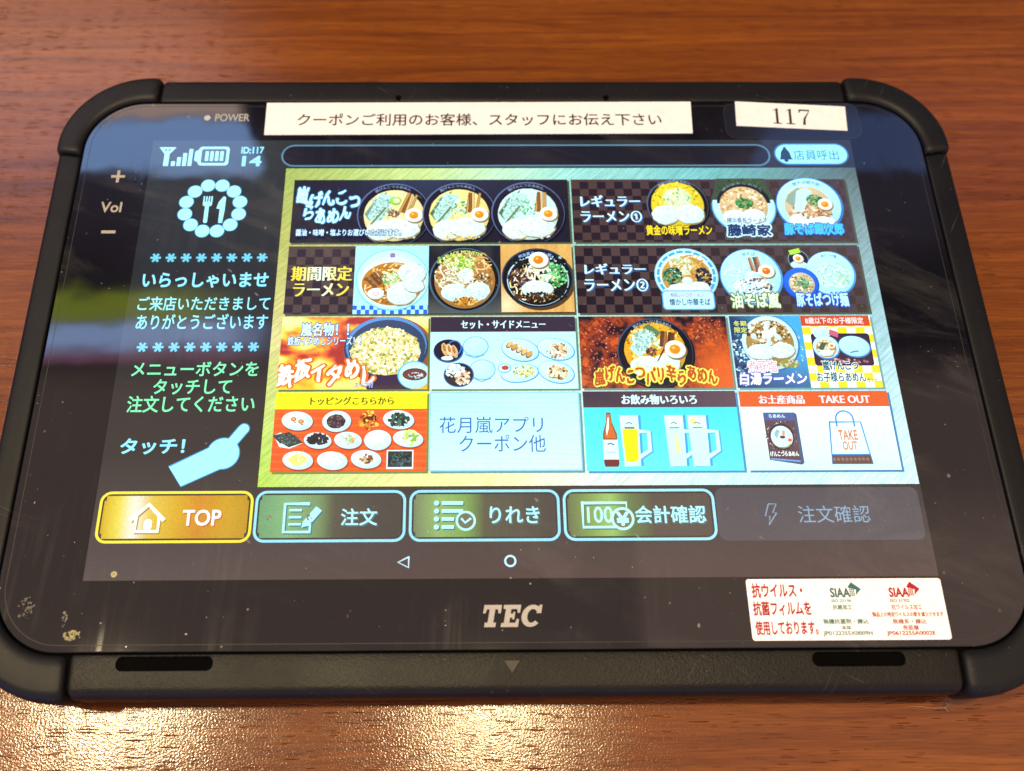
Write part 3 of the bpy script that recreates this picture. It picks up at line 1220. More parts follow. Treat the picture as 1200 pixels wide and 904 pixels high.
def p_order(d):
    for cc, o in (('#3A6A78', 2), ('#A0F0FA', 0)):
        d.line([(332 + o, 700 + o), (332 + o, 728 + o), (292 + o, 728 + o), (292 + o, 684 + o), (330 + o, 684 + o)], 5, cc)
        for y in (694, 705, 716):
            d.line([(299 + o, y + o), (318 + o, y + o)], 3.6, cc)
        d.poly([(321 + o, 712 + o), (340 + o, 688 + o), (349 + o, 695 + o), (331 + o, 718 + o), (319 + o, 721 + o)], cc)
    d.text('注文', (381, 694, 436, 720), '#4A7078', 0.016)
    d.text('注文', (379, 692, 434, 718), '#A0F0FA', 0.016)


def p_hist(d):
    for cc, o in (('#4A6E70', 2), ('#A4F2FA', 0)):
        for i in range(4):
            y = 684 + i * 12.5
            d.ell(525 + o, y + o, 4, 4, cc, n=12)
            d.line([(533 + o, y + o), ((566 if i < 2 else 552) + o, y + o)], 5.5, cc)
    d.ell(570, 712, 15.5, 15.5, '#A4F2FA')
    d.ell(570, 712, 12, 12, '#6A6A50')
    d.line([(563, 708), (569, 715), (578, 708)], 3.4, '#A4F2FA')
    d.text('りれき', (609, 692, 685, 718), '#4A6A6E', 0.016)
    d.text('りれき', (607, 690, 683, 716), '#A0F0FA', 0.016)


def p_bill(d):
    for cc, o in (('#567050', 2), ('#A8F2F6', 0)):
        d.line([(750 + o, 685 + o), (818 + o, 685 + o), (818 + o, 723 + o), (750 + o, 723 + o), (750 + o, 682.5 + o)], 4.5, cc)
    d.text('100', (757, 691, 796, 716), '#A8F2F6', 0.012)
    d.ell(811, 710, 18, 18, '#A8F2F6')
    d.ell(811, 710, 14, 14, '#6E7450')
    d.text('¥', (802, 700, 820, 720), '#A8F2F6', 0.04)
    d.text('会計確認', (833, 692, 941, 719), '#4E6468', 0.02)
    d.text('会計確認', (831, 690, 939, 717), '#A0F0FA', 0.02)


nav(7, 243, YEL, '#F4DC3C', 'bright yellow lit button with a house', p_top)
nav(246, 478, GRE, '#82D6EE', 'dark green button with a sheet and pencil', p_order)
nav(483, 715, GR3, '#82D6EE', 'dark green button with a list and clock', p_hist)
nav(720, 955, GR4, '#8ADCF0', 'dark green button with a banknote and coin', p_bill)
d = ui(1)
d.rrect(957, 662, 1273, 745, 12, '#4A474C')
bp = [(1038, 688), (1050, 688), (1043, 702), (1049, 702), (1035, 721), (1038, 707), (1031, 707)]
d.line(bp + [bp[0]], 2.2, '#7E93A6')
d.text('注文確認', (1082, 691, 1193, 718), '#7E9CB4', 0.002)
d.build('screen_button', M_SCREEN, display, 'dimmed grey button with a lightning bolt')
d = ui(1)
d.line([(484, 767), (468, 775), (484, 783), (484, 766)], 2.6, '#B8E4F4')
d.build('back_key', M_SCREEN, display)
d = ui(1)
d.ring(637, 774, 9.2, 9.2, 2.9, '#B4E8F8', 24)
d.build('home_key', M_SCREEN, display)

# ------------------------------------------------------------------ food pictures
def scat(d, cx, cy, rx, ry, n, size, cols, asp=1.0, edge=1.0):
    for i in range(int(n * 1.8)):
        a = random.uniform(0, 6.283)
        r = math.sqrt(random.random()) * edge
        q = size * 0.76 * random.uniform(0.5, 1.4)
        d.ell(cx + math.cos(a) * r * rx, cy + math.sin(a) * r * ry, q * asp, q, random.choice(cols), rot=random.uniform(0, 3.1), n=7, jit=0.28)


def strands(d, cx, cy, rx, ry, n, w, cols, ln=0.7, bend=0.5):
    for i in range(n):
        a = random.uniform(0, 6.283)
        r = math.sqrt(random.random())
        x, y = cx + math.cos(a) * r * rx, cy + math.sin(a) * r * ry
        th = random.uniform(0, 6.283)
        pts = []
        L = ln * min(rx, ry) * random.uniform(0.5, 1.2)
        for k in range(5):
            px, py = (x - cx) / rx, (y - cy) / ry
            m = math.hypot(px, py)
            if m > 1:
                x, y = cx + (x - cx) / m, cy + (y - cy) / m
            pts.append((x, y))
            th += random.uniform(-bend, bend)
            x += math.cos(th) * L / 4
            y += math.sin(th) * L / 4
        d.line(pts, w, random.choice(cols))


def egg(d, x, y, r, rot=0.0, yolk='#E8901C'):
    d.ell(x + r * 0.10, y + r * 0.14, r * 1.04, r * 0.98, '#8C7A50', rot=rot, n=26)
    d.ell(x, y, r, r * 0.92, '#F2F8F0', rot=rot, n=26)
    d.ell(x - r * 0.05, y - r * 0.02, r * 0.56, r * 0.52, '#F2C048', n=20)
    d.ell(x - r * 0.02, y, r * 0.46, r * 0.44, yolk, n=18, jit=0.04)
    d.ell(x - r * 0.15, y - r * 0.15, r * 0.14, r * 0.1, '#FBD890', n=8)


def pork(d, x, y, rx, ry, rot=0.0, col='#D6F2F2', grain=('#BFE0DE', '#E8FAFA', '#C8E0D4', '#E2F4EC', '#D4E4D8')):
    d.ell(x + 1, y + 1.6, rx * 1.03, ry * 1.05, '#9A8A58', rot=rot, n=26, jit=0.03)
    d.ell(x, y, rx, ry, col, rot=rot, n=26, jit=0.05)
    scat(d, x, y, rx * 0.85, ry * 0.8, 26, min(rx, ry) * 0.10, grain, 1.8)
    strands(d, x, y, rx * 0.75, ry * 0.7, 4, 0.8, ['#B4C4C8', '#C0B4AC'], 0.6)


def bamboo(d, x, y, w, h, rot, n=4, cols=('#C89850', '#8A5A24', '#E0C080')):
    for i in range(n):
        k = (i - (n - 1) / 2) * w / n
        c, s = math.cos(rot), math.sin(rot)
        j = random.uniform(-0.12, 0.12)
        p0 = (x + k * c - (-h / 2) * s, y + k * s + (-h / 2) * c)
        p1 = (x + k * c - (h / 2) * s, y + k * s + (h / 2) * c)
        d.line([(p0[0] + j * h, p0[1]), p1], w / n * 0.95, '#5A3A18')
        d.line([(p0[0] + j * h, p0[1]), p1], w / n * 0.66, cols[i % len(cols)])


def bowl(d, x, y, r, rs, rim, soup, sheen='#4A4E6A', sy=None):
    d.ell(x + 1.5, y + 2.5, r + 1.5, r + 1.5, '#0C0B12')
    d.ell(x, y, r, r, sheen)
    d.ell(x + 0.6, y + 0.8, r - 1.6, r - 1.6, rim)
    sy = y if sy is None else sy
    d.ell(x, sy, rs + 1.2, rs + 1.2, '#0A0910')
    d.ell(x, sy, rs, rs, soup, n=44, jit=0.008)


def checker(d, x0, y0, x1, y1, a, b, cw, ch, fade=None):
    ny = int((y1 - y0) / ch) + 1
    nx = int((x1 - x0) / cw) + 1
    for j in range(ny):
        for i in range(nx):
            if (i + j) % 2 == 0:
                continue
            xa, ya = x0 + i * cw, y0 + j * ch
            xb, yb = min(xa + cw, x1), min(ya + ch, y1)
            if xb - xa < 0.5 or yb - ya < 0.5:
                continue
            cc = srgb(b)
            if fade:
                cc = lerp(cc, srgb(a), fade((xa - x0) / (x1 - x0)))
            if i == 0 and j == 0 or True:
                d.poly([(xa, ya), (xb, ya), (xb, yb), (xa, yb)], cc, up=(i + j < 2))


def tile(x0, y0, x1, y1, label, paint, base='#1A1722', shade='#4A5640', name='menu_tile'):
    d = ui(3)
    d.lift = 0.22
    d.rect(x0 + 3, y0 + 3, x1 + 3.5, y1 + 3.5, shade)
    d.rect(x0, y0, x1, y1, base)
    d.clip = (x0, y0, x1, y1)
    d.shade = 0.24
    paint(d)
    return d.build(name, M_SCREEN, display, label)


BR = dict(bold=0.03, wob=0.09)


# row 1, left: three black bowls --------------------------------------
def t_three(d):
    d.grid(264, 87, 754, 218, 24, 6, lambda u, v: lerp(srgb('#1B1826'), srgb('#2E3550'), max(0, 1 - abs(u - 500) / 210) * max(0, 1 - (v - 87) / 120)))
    d.text('嵐げんこつ', (271, 109, 383, 143), '#B0FAFF', 0.035, wob=0.15, outline=('#2F8CCB', 0.04))
    d.text('らあめん', (287, 147, 367, 176), '#B0FAFF', 0.035, wob=0.15, outline=('#2F8CCB', 0.04))
    for k, (x, soup, hair) in enumerate(((444, '#E6DFA2', 0), (559.5, '#EBDF8A', 1), (681, '#BFE8E6', 2))):
        y = 160
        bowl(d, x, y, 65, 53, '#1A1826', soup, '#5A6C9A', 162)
        d.text('嵐げんこつらあめん', (0, 0, 1, 1), '#8C9CC0', 0.01, arc=(x, 160, 55.5, 61, -36, 30))
        scat(d, x, 162, 48, 48, 50, 2.6, [lerp(srgb(soup), (1, 1, 1), 0.3), lerp(srgb(soup), srgb('#B89A40'), 0.4), srgb(soup)])
        # nori sheets
        d.poly([(x - 52, 160), (x - 33, 128), (x - 12, 112), (x - 24, 140), (x - 42, 174)], '#54704C' if k else '#6A9890')
        d.poly([(x - 46, 164), (x - 25, 116), (x + 2, 122), (x - 20, 172), (x - 36, 182)], '#A6DDD6')
        scat(d, x - 24, 146, 20, 24, 60, 2.3, ['#8CC8C0', '#C0F0EC', '#6A9A92', '#B4E6DE', '#88B8A0'])
        d.line([(x - 40, 182), (x - 14, 146)], 3.5, '#6B7A3A')
        # leek
        if k == 0:
            d.ell(x + 2, 133, 11, 9, '#98D048', jit=0.1)
            d.ell(x + 4, 132, 6, 5, '#E2F6C0', jit=0.1)
        else:
            scat(d, x + 4, 150, 16, 18, 36, 2.6, ['#9CE0C8', '#60C088', '#C8F4EA', '#3C9860', '#D0F0E0'])
        bamboo(d, x + 24, 138, 22, 42, 0.28 if k == 0 else 0.1, 4)
        if k == 0:
            scat(d, x, 159, 11, 8, 40, 2.0, ['#6E4A3C', '#8A6454', '#54342C', '#A08070'])
        pork(d, x - 20, 194, 26, 20, -0.1)
        pork(d, x + 14, 190, 32, 20, 0.05)
        scat(d, x, 207, 40, 7, 20, 2.0, ['#D8F0EE', '#C8D8D0', '#E8DCA0'])
        if k == 1:
            scat(d, x, 211, 30, 4, 18, 2.2, ['#D8B84A', '#EAD880'])
        egg(d, x + 36, 163, 15.5, 0.2)
    d.text('醤油・味噌・塩よりお選びいただけます。', (275, 194, 458, 207), '#C8F6FC', 0.02, outline=('#1C4C88', 0.09))


tile(264, 87, 754, 218, 'dark tile with three bowls of ramen in black bowls', t_three)


# row 1, right ---------------------------------------------------------
def t_reg1(d):
    d.grid(760, 87, 1254, 218, 20, 4, lambda u, v: lerp(srgb('#4A3632'), srgb('#443A48'), (u - 760) / 494))
    d.step()
    checker(d, 760, 92, 1250, 218, '#40342f', '#221822', 15.6, 15.2, lambda k: min(1, max(0.0, (k - 0.25) * 1.6)))
    d.text('レギュラー', (778, 123, 883, 147), '#2C68A8', 0.042, thin=0.1)
    d.text('レギュラー', (776, 121, 881, 145), '#C4F8FF', 0.042, thin=0.1)
    d.text('ラーメン①', (777, 156, 884, 179), '#2C68A8', 0.032, thin=0.1)
    d.text('ラーメン①', (775, 154, 882, 177), '#C4F8FF', 0.032, thin=0.1)
    # golden miso bowl
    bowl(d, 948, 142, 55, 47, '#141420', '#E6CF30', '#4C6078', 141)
    d.text('黄金の味噌らあめん', (0, 0, 1, 1), '#88A8C0', 0.01, arc=(948, 142, 49, 53.5, -38, 32))
    scat(d, 946, 128, 42, 34, 110, 2.6, ['#F0E048', '#C8B020', '#F8F080', '#B89018', '#E8D020', '#90A030'])
    d.ell(948, 128, 25, 20, '#D8EEC0', jit=0.08)
    scat(d, 948, 128, 25, 20, 90, 2.4, ['#F4FCE8', '#B8E8B0', '#88B870', '#E0F0C8', '#F0E8A0'])
    pork(d, 925, 163, 24, 20, 0, '#CFF4F0')
    pork(d, 968, 162, 25, 20, 0, '#CFF4F0')
    d.text('黄金の味噌ラーメン', (888, 185, 1003, 205), '#F0D828', 0.03, outline=('#241808', 0.05))
    # nori-backed bowl
    d.poly([(1009, 132), (1024, 80), (1106, 80), (1121, 132)], '#3C4C3C')
    scat(d, 1066, 108, 46, 24, 70, 3.0, ['#34442F', '#4A5C44', '#445440', '#2C3A2C'])
    d.ell(1065, 148, 57, 55, '#5AAEE8', a0=-16, a1=196)
    d.ell(1065, 146, 55, 54, '#A8EEFC', a0=-14, a1=194)
    d.ell(1066, 140, 48, 42, '#18202A', a0=180, a1=360)
    d.text('横浜家系らあめん', (0, 0, 1, 1), '#7E9C8C', 0.0, arc=(1066, 146, 46, 51, -48, 48))
    d.ell(1065, 147, 43, 42, '#D2B888')
    scat(d, 1065, 142, 40, 34, 120, 2.8, ['#E8D8A8', '#C09048', '#F4ECD0', '#B07830', '#DCC890', '#FFF8E0'])
    scat(d, 1066, 141, 15, 12, 60, 2.8, ['#2C6C3C', '#4C9450', '#1C4C2C', '#6CB468', '#3C8048'])
    pork(d, 1047, 170, 22, 15, 0, '#D8F6F2')
    pork(d, 1080, 168, 20, 15, 0, '#D8F6F2')
    d.text('横浜豪系ラーメン', (1031, 171, 1102, 182), '#244878', 0.01, outline=('#C8F4FF', 0.06))
    d.text('藤崎家', (1030, 185, 1106, 209), '#203868', 0.04, wob=0.08, outline=('#B4F2FF', 0.10))
    # white bowl
    d.ell(1182, 146, 60, 59, '#2E86D8')
    d.ell(1181, 144.5, 57, 56, '#9EEEFC')
    d.ell(1179, 148, 42, 42, '#D0BC94')
    d.text('豚そば銀次郎', (0, 0, 1, 1), '#3C8CC8', 0.02, arc=(1181, 146, 46, 53, -28, 30))
    scat(d, 1180, 160, 36, 22, 90, 2.6, ['#E4D4B0', '#B88450', '#F4EADC', '#C8A070', '#9C6838'])
    d.poly([(1140, 138), (1146, 124), (1166, 108), (1172, 122), (1152, 150)], '#8CA898')
    d.poly([(1152, 160), (1162, 116), (1180, 108), (1190, 118), (1168, 160)], '#B4E6E6')
    scat(d, 1192, 136, 15, 11, 60, 2.5, ['#3C7C44', '#5CA05C', '#2C5C34', '#84C084'])
    pork(d, 1165, 178, 24, 15, 0, '#DCEEE6')
    scat(d, 1192, 166, 26, 10, 50, 2.6, ['#B07C4C', '#D8B488', '#8C5830'])
    pork(d, 1200, 182, 24, 12, 0, '#D8F2EC')
    egg(d, 1209, 145, 13, 0.2)
    d.text('豚そば銀次郎', (1130, 185, 1233, 207), '#48C0F8', 0.05, wob=0.08, outline=('#1C60C0', 0.07))


tile(760, 87, 1254, 218, 'dark chequered tile with a golden soup bowl and two white bowls', t_reg1, '#332830')


# row 2, left: limited-time ramen, four pieces ---------------------------
def t_limited(d):
    d.rect(264, 225, 380, 357, '#4E3E3A')
    d.step()
    d.clip = (264, 225, 380, 357)
    checker(d, 264, 231, 380, 357, '#4E3E3A', '#2A2028', 15.2, 15.4)
    fade = lambda x, y: lerp(srgb('#F0DC48'), srgb('#E0FAEC'), max(0, min(1, 1 - abs(x - 322) / 34)))
    d.text('期間限定', (273, 265, 375, 293), '#F0E870', 0.042, grad=fade, thin=0.1)
    d.text('ラーメン', (278, 298, 371, 323), '#F0E870', 0.042, grad=fade, thin=0.1)
    d.clip = (380, 225, 507, 357)
    d.rect(380, 225, 507, 357, '#8CEEFA')
    for j in range(2):
        for i in range(19):
            if (i + j) % 2 == 0:
                d.rect(380 + i * 7, 341 + j * 8, 387 + i * 7, 349 + j * 8, '#1E66E0')
    d.ell(446, 291, 63, 60, '#58D4EE')
    d.ell(446, 291, 61.5, 58.5, '#A6F6FC')
    d.ell(446, 296, 57, 51, '#C4FAFA')
    d.rrect(440, 239, 449, 248, 2, '#8C7CB0')
    d.ell(446, 299, 53, 42, '#B87A20')
    strands(d, 446, 299, 50, 39, 60, 2.4, ['#D8A848', '#F4E4B0', '#A06418', '#E8C878', '#8A5010'], 1.0)
    bamboo(d, 417, 291, 26, 26, -0.7, 5, ('#7A4C24', '#9A6C3C', '#6A3E1C'))
    pork(d, 478, 279, 24, 20, 0.2, '#D0F4F2')
    pork(d, 462, 318, 26, 22, -0.2, '#CCF2F2')
    pork(d, 482, 303, 18, 13, 0.2, '#D0F4F2')
    scat(d, 443, 289, 14, 13, 60, 2.5, ['#D8F4C8', '#A8D888', '#F0FCE8', '#C4ECB8', '#78B060'])
    d.ell(418, 319, 14, 10.5, '#D8F6F8')
    d.ring(418, 319, 6, 4, 1.6, '#D890A0', 14)
    # black pot
    d.clip = (507, 225, 631, 357)
    d.grid(507, 225, 631, 357, 12, 12, lambda u, v: lerp(srgb('#1A1C26'), srgb('#5C625E'), max(0, (v - 325) / 40) + max(0, noise.noise((u * .05, v * .02, 1))) * 0.3))
    d.ell(569, 293, 61, 63, '#4C6478')
    d.ell(569, 292, 58, 60, '#12141A')
    d.ell(569, 294, 52, 54, '#A8783C')
    d.text('BLACK MONSTER', (0, 0, 1, 1), '#D8E87A', 0.03, arc=(569, 300, 59, 65, -32, 30))
    scat(d, 569, 292, 49, 50, 160, 2.7, ['#C49450', '#8C5C28', '#DCC088', '#B08048', '#E8D8A8', '#A07038'])
    strands(d, 552, 285, 34, 30, 70, 1.9, ['#E8F2DC', '#C8D8B8', '#F8FCF0', '#A89868', '#DCE8B8'], 0.9)
    scat(d, 556, 256, 34, 12, 60, 2.8, ['#A8D848', '#D8F0A0', '#88B040', '#E8F8C8', '#C0E060'])
    strands(d, 600, 272, 16, 30, 26, 2.0, ['#E0B060', '#F0DCA0', '#B88438'], 0.9)
    scat(d, 571, 270, 12, 13, 40, 2.8, ['#98D828', '#C0F050', '#70A828', '#E0F8A0'])
    scat(d, 571, 287, 12, 14, 50, 2.8, ['#D8FAFA', '#F0FFFF', '#B8ECF0'])
    scat(d, 600, 292, 16, 10, 24, 2.6, ['#4C3418', '#E8F0D8', '#8C6838'])
    pork(d, 551, 319, 22, 17, 0.1, '#C8F4FA', ('#A0DCE8', '#E0FCFF'))
    pork(d, 590, 317, 22, 18, -0.3, '#C8F4FA', ('#A0DCE8', '#E0FCFF'))
    scat(d, 571, 336, 20, 8, 50, 2.6, ['#D89C30', '#B87820', '#F0D070', '#8C5410'])
    # ramen on a wooden board
    d.clip = (631, 225, 754, 357)

    def wood(u, v):
        n = noise.noise((u * 0.16, v * 0.012, 3)) * 0.5 + 0.5
        c = lerp(srgb('#C08A3C'), srgb('#E8C070'), n)
        return lerp(c, srgb('#F8ECC0'), max(0, 1 - math.hypot(u - 640, v - 345) / 40) * 0.8)
    d.grid(631, 225, 754, 357, 40, 10, wood)
    d.ell(697, 296, 61, 58, '#5C4020')
    d.ell(693, 291, 61, 58, '#2C4058')
    d.ell(693, 292, 59, 56, '#101218')
    d.ell(694, 296, 53, 49, '#A8E0EC')
    d.ell(694, 297, 51, 47, '#16141A')
    d.text('熊本風ラーメン嵐', (0, 0, 1, 1), '#88A8D8', 0.03, arc=(693, 300, 54, 61, -32, 26))
    strands(d, 690, 300, 44, 38, 70, 2.6, ['#F0E0A0', '#D8C478', '#F8F0C8', '#B89848'], 0.9)
    scat(d, 668, 262, 26, 10, 30, 3, ['#12161C', '#1C242C', '#0C0E12'])
    scat(d, 724, 262, 20, 12, 36, 3, ['#12161C', '#1C242C', '#0C0E12', '#90C0C0'])
    scat(d, 735, 315, 10, 18, 30, 2.8, ['#12161C', '#1C2018'])
    scat(d, 723, 288, 22, 22, 110, 2.6, ['#48B060', '#78D888', '#2C7C3C', '#A8ECB0', '#389850'])
    scat(d, 663, 293, 20, 18, 70, 3.0, ['#3C2830', '#5C4048', '#20141C', '#785860', '#2C1C24'])
    strands(d, 696, 284, 20, 22, 40, 2.0, ['#F8FCF0', '#E0F4E8', '#C8E0C8'], 0.9)
    pork(d, 692, 314, 27, 16, 0, '#CFF4FA')
    scat(d, 690, 330, 36, 8, 34, 3, ['#241810', '#3C2818', '#54381C'], 1.8)
    egg(d, 696, 258, 17, 0, '#E88018')


tile(264, 225, 754, 357, 'tile with three ramen bowls on pale blue, black and wooden grounds', t_limited)


# row 2, right ------------------------------------------------------------
def t_reg2(d):
    d.grid(760, 225, 1254, 357, 20, 4, lambda u, v: lerp(srgb('#4A3834'), srgb('#4A3E44'), (u - 760) / 494))
    d.step()
    checker(d, 760, 230, 1250, 357, '#40342f', '#1E1620', 15.8, 15.8, lambda k: min(1, max(0.0, (k - 0.2) * 1.5)))
    d.text('レギュラー', (778, 263, 882, 284), '#2C68A8', 0.042, thin=0.1)
    d.text('レギュラー', (776, 261, 880, 282), '#C4F8FF', 0.042, thin=0.1)
    d.text('ラーメン②', (776, 293, 884, 317), '#2C68A8', 0.032, thin=0.1)
    d.text('ラーメン②', (774, 291, 882, 315), '#C4F8FF', 0.032, thin=0.1)
    x, y = 950, 285
    d.ell(x, y, 55, 54, '#8CE0F8')
    d.ell(x, y + 0.5, 52.5, 51.5, '#C4F8FC')
    d.ring(x, y, 51, 50, 5, '#3CA8F0')
    for i in range(20):
        a = math.radians(i * 18)
        d.line([(x + math.cos(a) * 46, y + math.sin(a) * 45), (x + math.cos(a) * 51, y + math.sin(a) * 50)], 3, '#B0F4FC')
    d.ell(x, y + 2, 43, 41, '#C49848')
    strands(d, 962, 268, 28, 24, 50, 2.2, ['#D8B468', '#A87828', '#F0DCA8', '#BC8C3C'], 0.9)
    scat(d, 942, 266, 20, 22, 60, 2.8, ['#D8F4D0', '#F0FCF0', '#A8D898', '#E8F0D8'])
    scat(d, 926, 286, 16, 17, 80, 2.8, ['#245038', '#3C7C54', '#183428', '#54986C'])
    scat(d, 979, 290, 14, 20, 70, 2.6, ['#1C2834', '#2C3C4C', '#141C24'])
    pork(d, 940, 315, 26, 14, 0, '#D8F4F0')
    pork(d, 968, 312, 20, 14, 0, '#D8F4F0')
    d.ell(950, 297, 9, 8, '#C8F4F4')
    d.rrect(904, 315, 993, 352, 7, '#58B4F0')
    d.rrect(906, 317, 991, 350, 6, '#A8F0FC')
    d.text('昭和レトロラーメン', (919, 320, 975, 328), '#A04C94', 0.01)
    d.text('懐かし中華そば', (916, 331, 985, 344), '#1C4878', 0.02, wob=0.05)
    # plate of dry noodles
    d.ell(1061, 289, 54, 55, '#4CA4F0')
    d.ell(1060, 287.5, 51.5, 52, '#98F0FC')
    d.text('油そば', (0, 0, 1, 1), '#4C8CC4', 0.02, arc=(1060, 289, 42, 49, -14, 16))
    strands(d, 1048, 292, 34, 30, 40, 1.8, ['#B8F4F4', '#D0FCF8', '#88D8E4'], 0.9)
    bamboo(d, 1070, 265, 20, 30, -0.15, 5, ('#A0684C', '#C89878', '#7C4C38'))
    scat(d, 1083, 302, 14, 20, 40, 2.6, ['#D8C8A0', '#8C6438', '#F0E8C8'])
    egg(d, 1088, 278, 14, 0.3, '#D87024')
    d.ell(1061, 286, 9.5, 8.5, '#C0F8FC')
    scat(d, 1062, 309, 32, 17, 90, 3.0, ['#E8FAFC', '#C8ECF4', '#54444C', '#F4FFFF', '#8C6C70', '#D8F0F4'])
    d.text('油そば嵐', (1021, 321, 1103, 349), '#D4F0D0', 0.04, wob=0.08, outline=('#5C6A18', 0.07))
    # dipping noodle set
    d.ell(1146, 256, 18, 19, '#7898B0')
    d.ell(1146, 256, 16.6, 17.6, '#1C222C')
    d.poly([(1131, 238), (1150, 233), (1152, 242), (1134, 247)], '#A8E048')
    pork(d, 1146, 267, 15, 8, 0.1, '#A8ECF8')
    egg(d, 1146, 254, 9, 0.5)
    d.ell(1198, 284, 43, 44, '#4CA4F0')
    d.ell(1197, 283, 41, 42, '#9CF2FC')
    d.text('魚介つけ麺', (0, 0, 1, 1), '#3C84C0', 0.02, arc=(1198, 284, 33, 39, -20, 24))
    strands(d, 1201, 288, 29, 26, 60, 1.6, ['#D0F4D8', '#B0DCB8', '#E8FCE8', '#8CC898'], 1.0)
    d.ell(1144, 303, 31, 31, '#1858D8')
    d.ell(1144, 302, 29, 29, '#2468E4')
    d.ell(1145, 304, 22, 22, '#C8C098')
    scat(d, 1145, 304, 20, 20, 60, 2.4, ['#E8E4C0', '#B0A068', '#F8F8E0', '#8C7C48'])
    scat(d, 1147, 304, 11, 10, 40, 2.4, ['#5C9868', '#7CB888', '#3C7048'])
    d.text('豚そばつけ麺', (1131, 322, 1219, 347), '#A8F0FF', 0.035, wob=0.05, outline=('#1C54D0', 0.09))


tile(760, 225, 1254, 357, 'dark chequered tile with a blue-rimmed bowl and plates of noodles', t_reg2, '#332830')


# row 3 -----------------------------------------------------------------------
def flame(cols, sx, sy, seed):
    cc = [srgb(c) for c in cols]

    def f(u, v):
        n = noise.turbulence((u * sx, v * sy, seed), 4, False) if False else noise.fractal((u * sx + seed, v * sy, seed), 0.9, 2.0, 4)
        k = min(max(0.5 + n * 1.05, 0), 0.999) * (len(cc) - 1)
        i = int(k)
        return lerp(cc[i], cc[i + 1], k - i)
    return f


def t_rice(d):
    fl = flame(['#A83830', '#D86038', '#F09038', '#F8C840', '#FCE058', '#F8F0A0'], 0.017, 0.034, 2.2)
    d.grid(264, 363, 508, 494, 80, 44, lambda u, v: lerp(fl(u, v), srgb('#FCD828'), max(0, min(1, (v - 460) / 40)) * 0.7))
    d.ell(443, 424, 74, 62, '#9C5A30', rot=-0.05)
    d.ell(439, 419, 70, 57, '#2C4468', rot=-0.05)
    d.ell(439, 415, 67, 53, '#5890D0', rot=-0.05)
    d.ell(440, 419, 64, 51, '#384868', rot=-0.05)
    d.poly([(380, 440), (400, 468), (440, 472), (490, 462), (500, 480), (480, 494), (410, 494)], '#3C2830')
    d.poly([(425, 466), (463, 466), (462, 487), (420, 487)], '#302040')
    d.ell(438, 426, 58, 43, '#D8CC80', jit=0.04)
    scat(d, 438, 426, 57, 42, 420, 2.9, ['#F8F8C8', '#E0E090', '#FFFFE8', '#C0B048', '#F0F0B0', '#90983C', '#E8E8A8', '#FFFFF0'], 1.2)
    d.text('嵐名物！！', (297, 375, 376, 399), '#C0F4FF', 0.03, outline=('#2C4C90', 0.06))
    d.text('鉄板イタめしシリーズ！！', (276, 400, 397, 416), '#D0F6FF', 0.02, outline=('#2C4080', 0.07))
    d.ell(486, 470, 27, 25, '#58C0E8')
    d.ell(487, 471, 25.5, 23.5, '#A8F4FC')
    d.ell(487, 469, 20, 11, '#6C3C30')
    strands(d, 489, 472, 13, 6, 14, 1.8, ['#C8E8F0', '#A0B8C8'], 1.2)
    d.text('鉄板イタめし', (264, 446, 420, 482), '#FFFBE8', 0.035, wob=0.15, shear=0.1, outline=('#D8681C', 0.08))
    d.text('スープ付', (390, 483, 420, 492), '#8CC8F0', 0.02, outline=('#3060C0', 0.05))


tile(264, 363, 508, 494, 'orange flame tile with fried rice heaped in a dark pan', t_rice, shade='#5C7038')


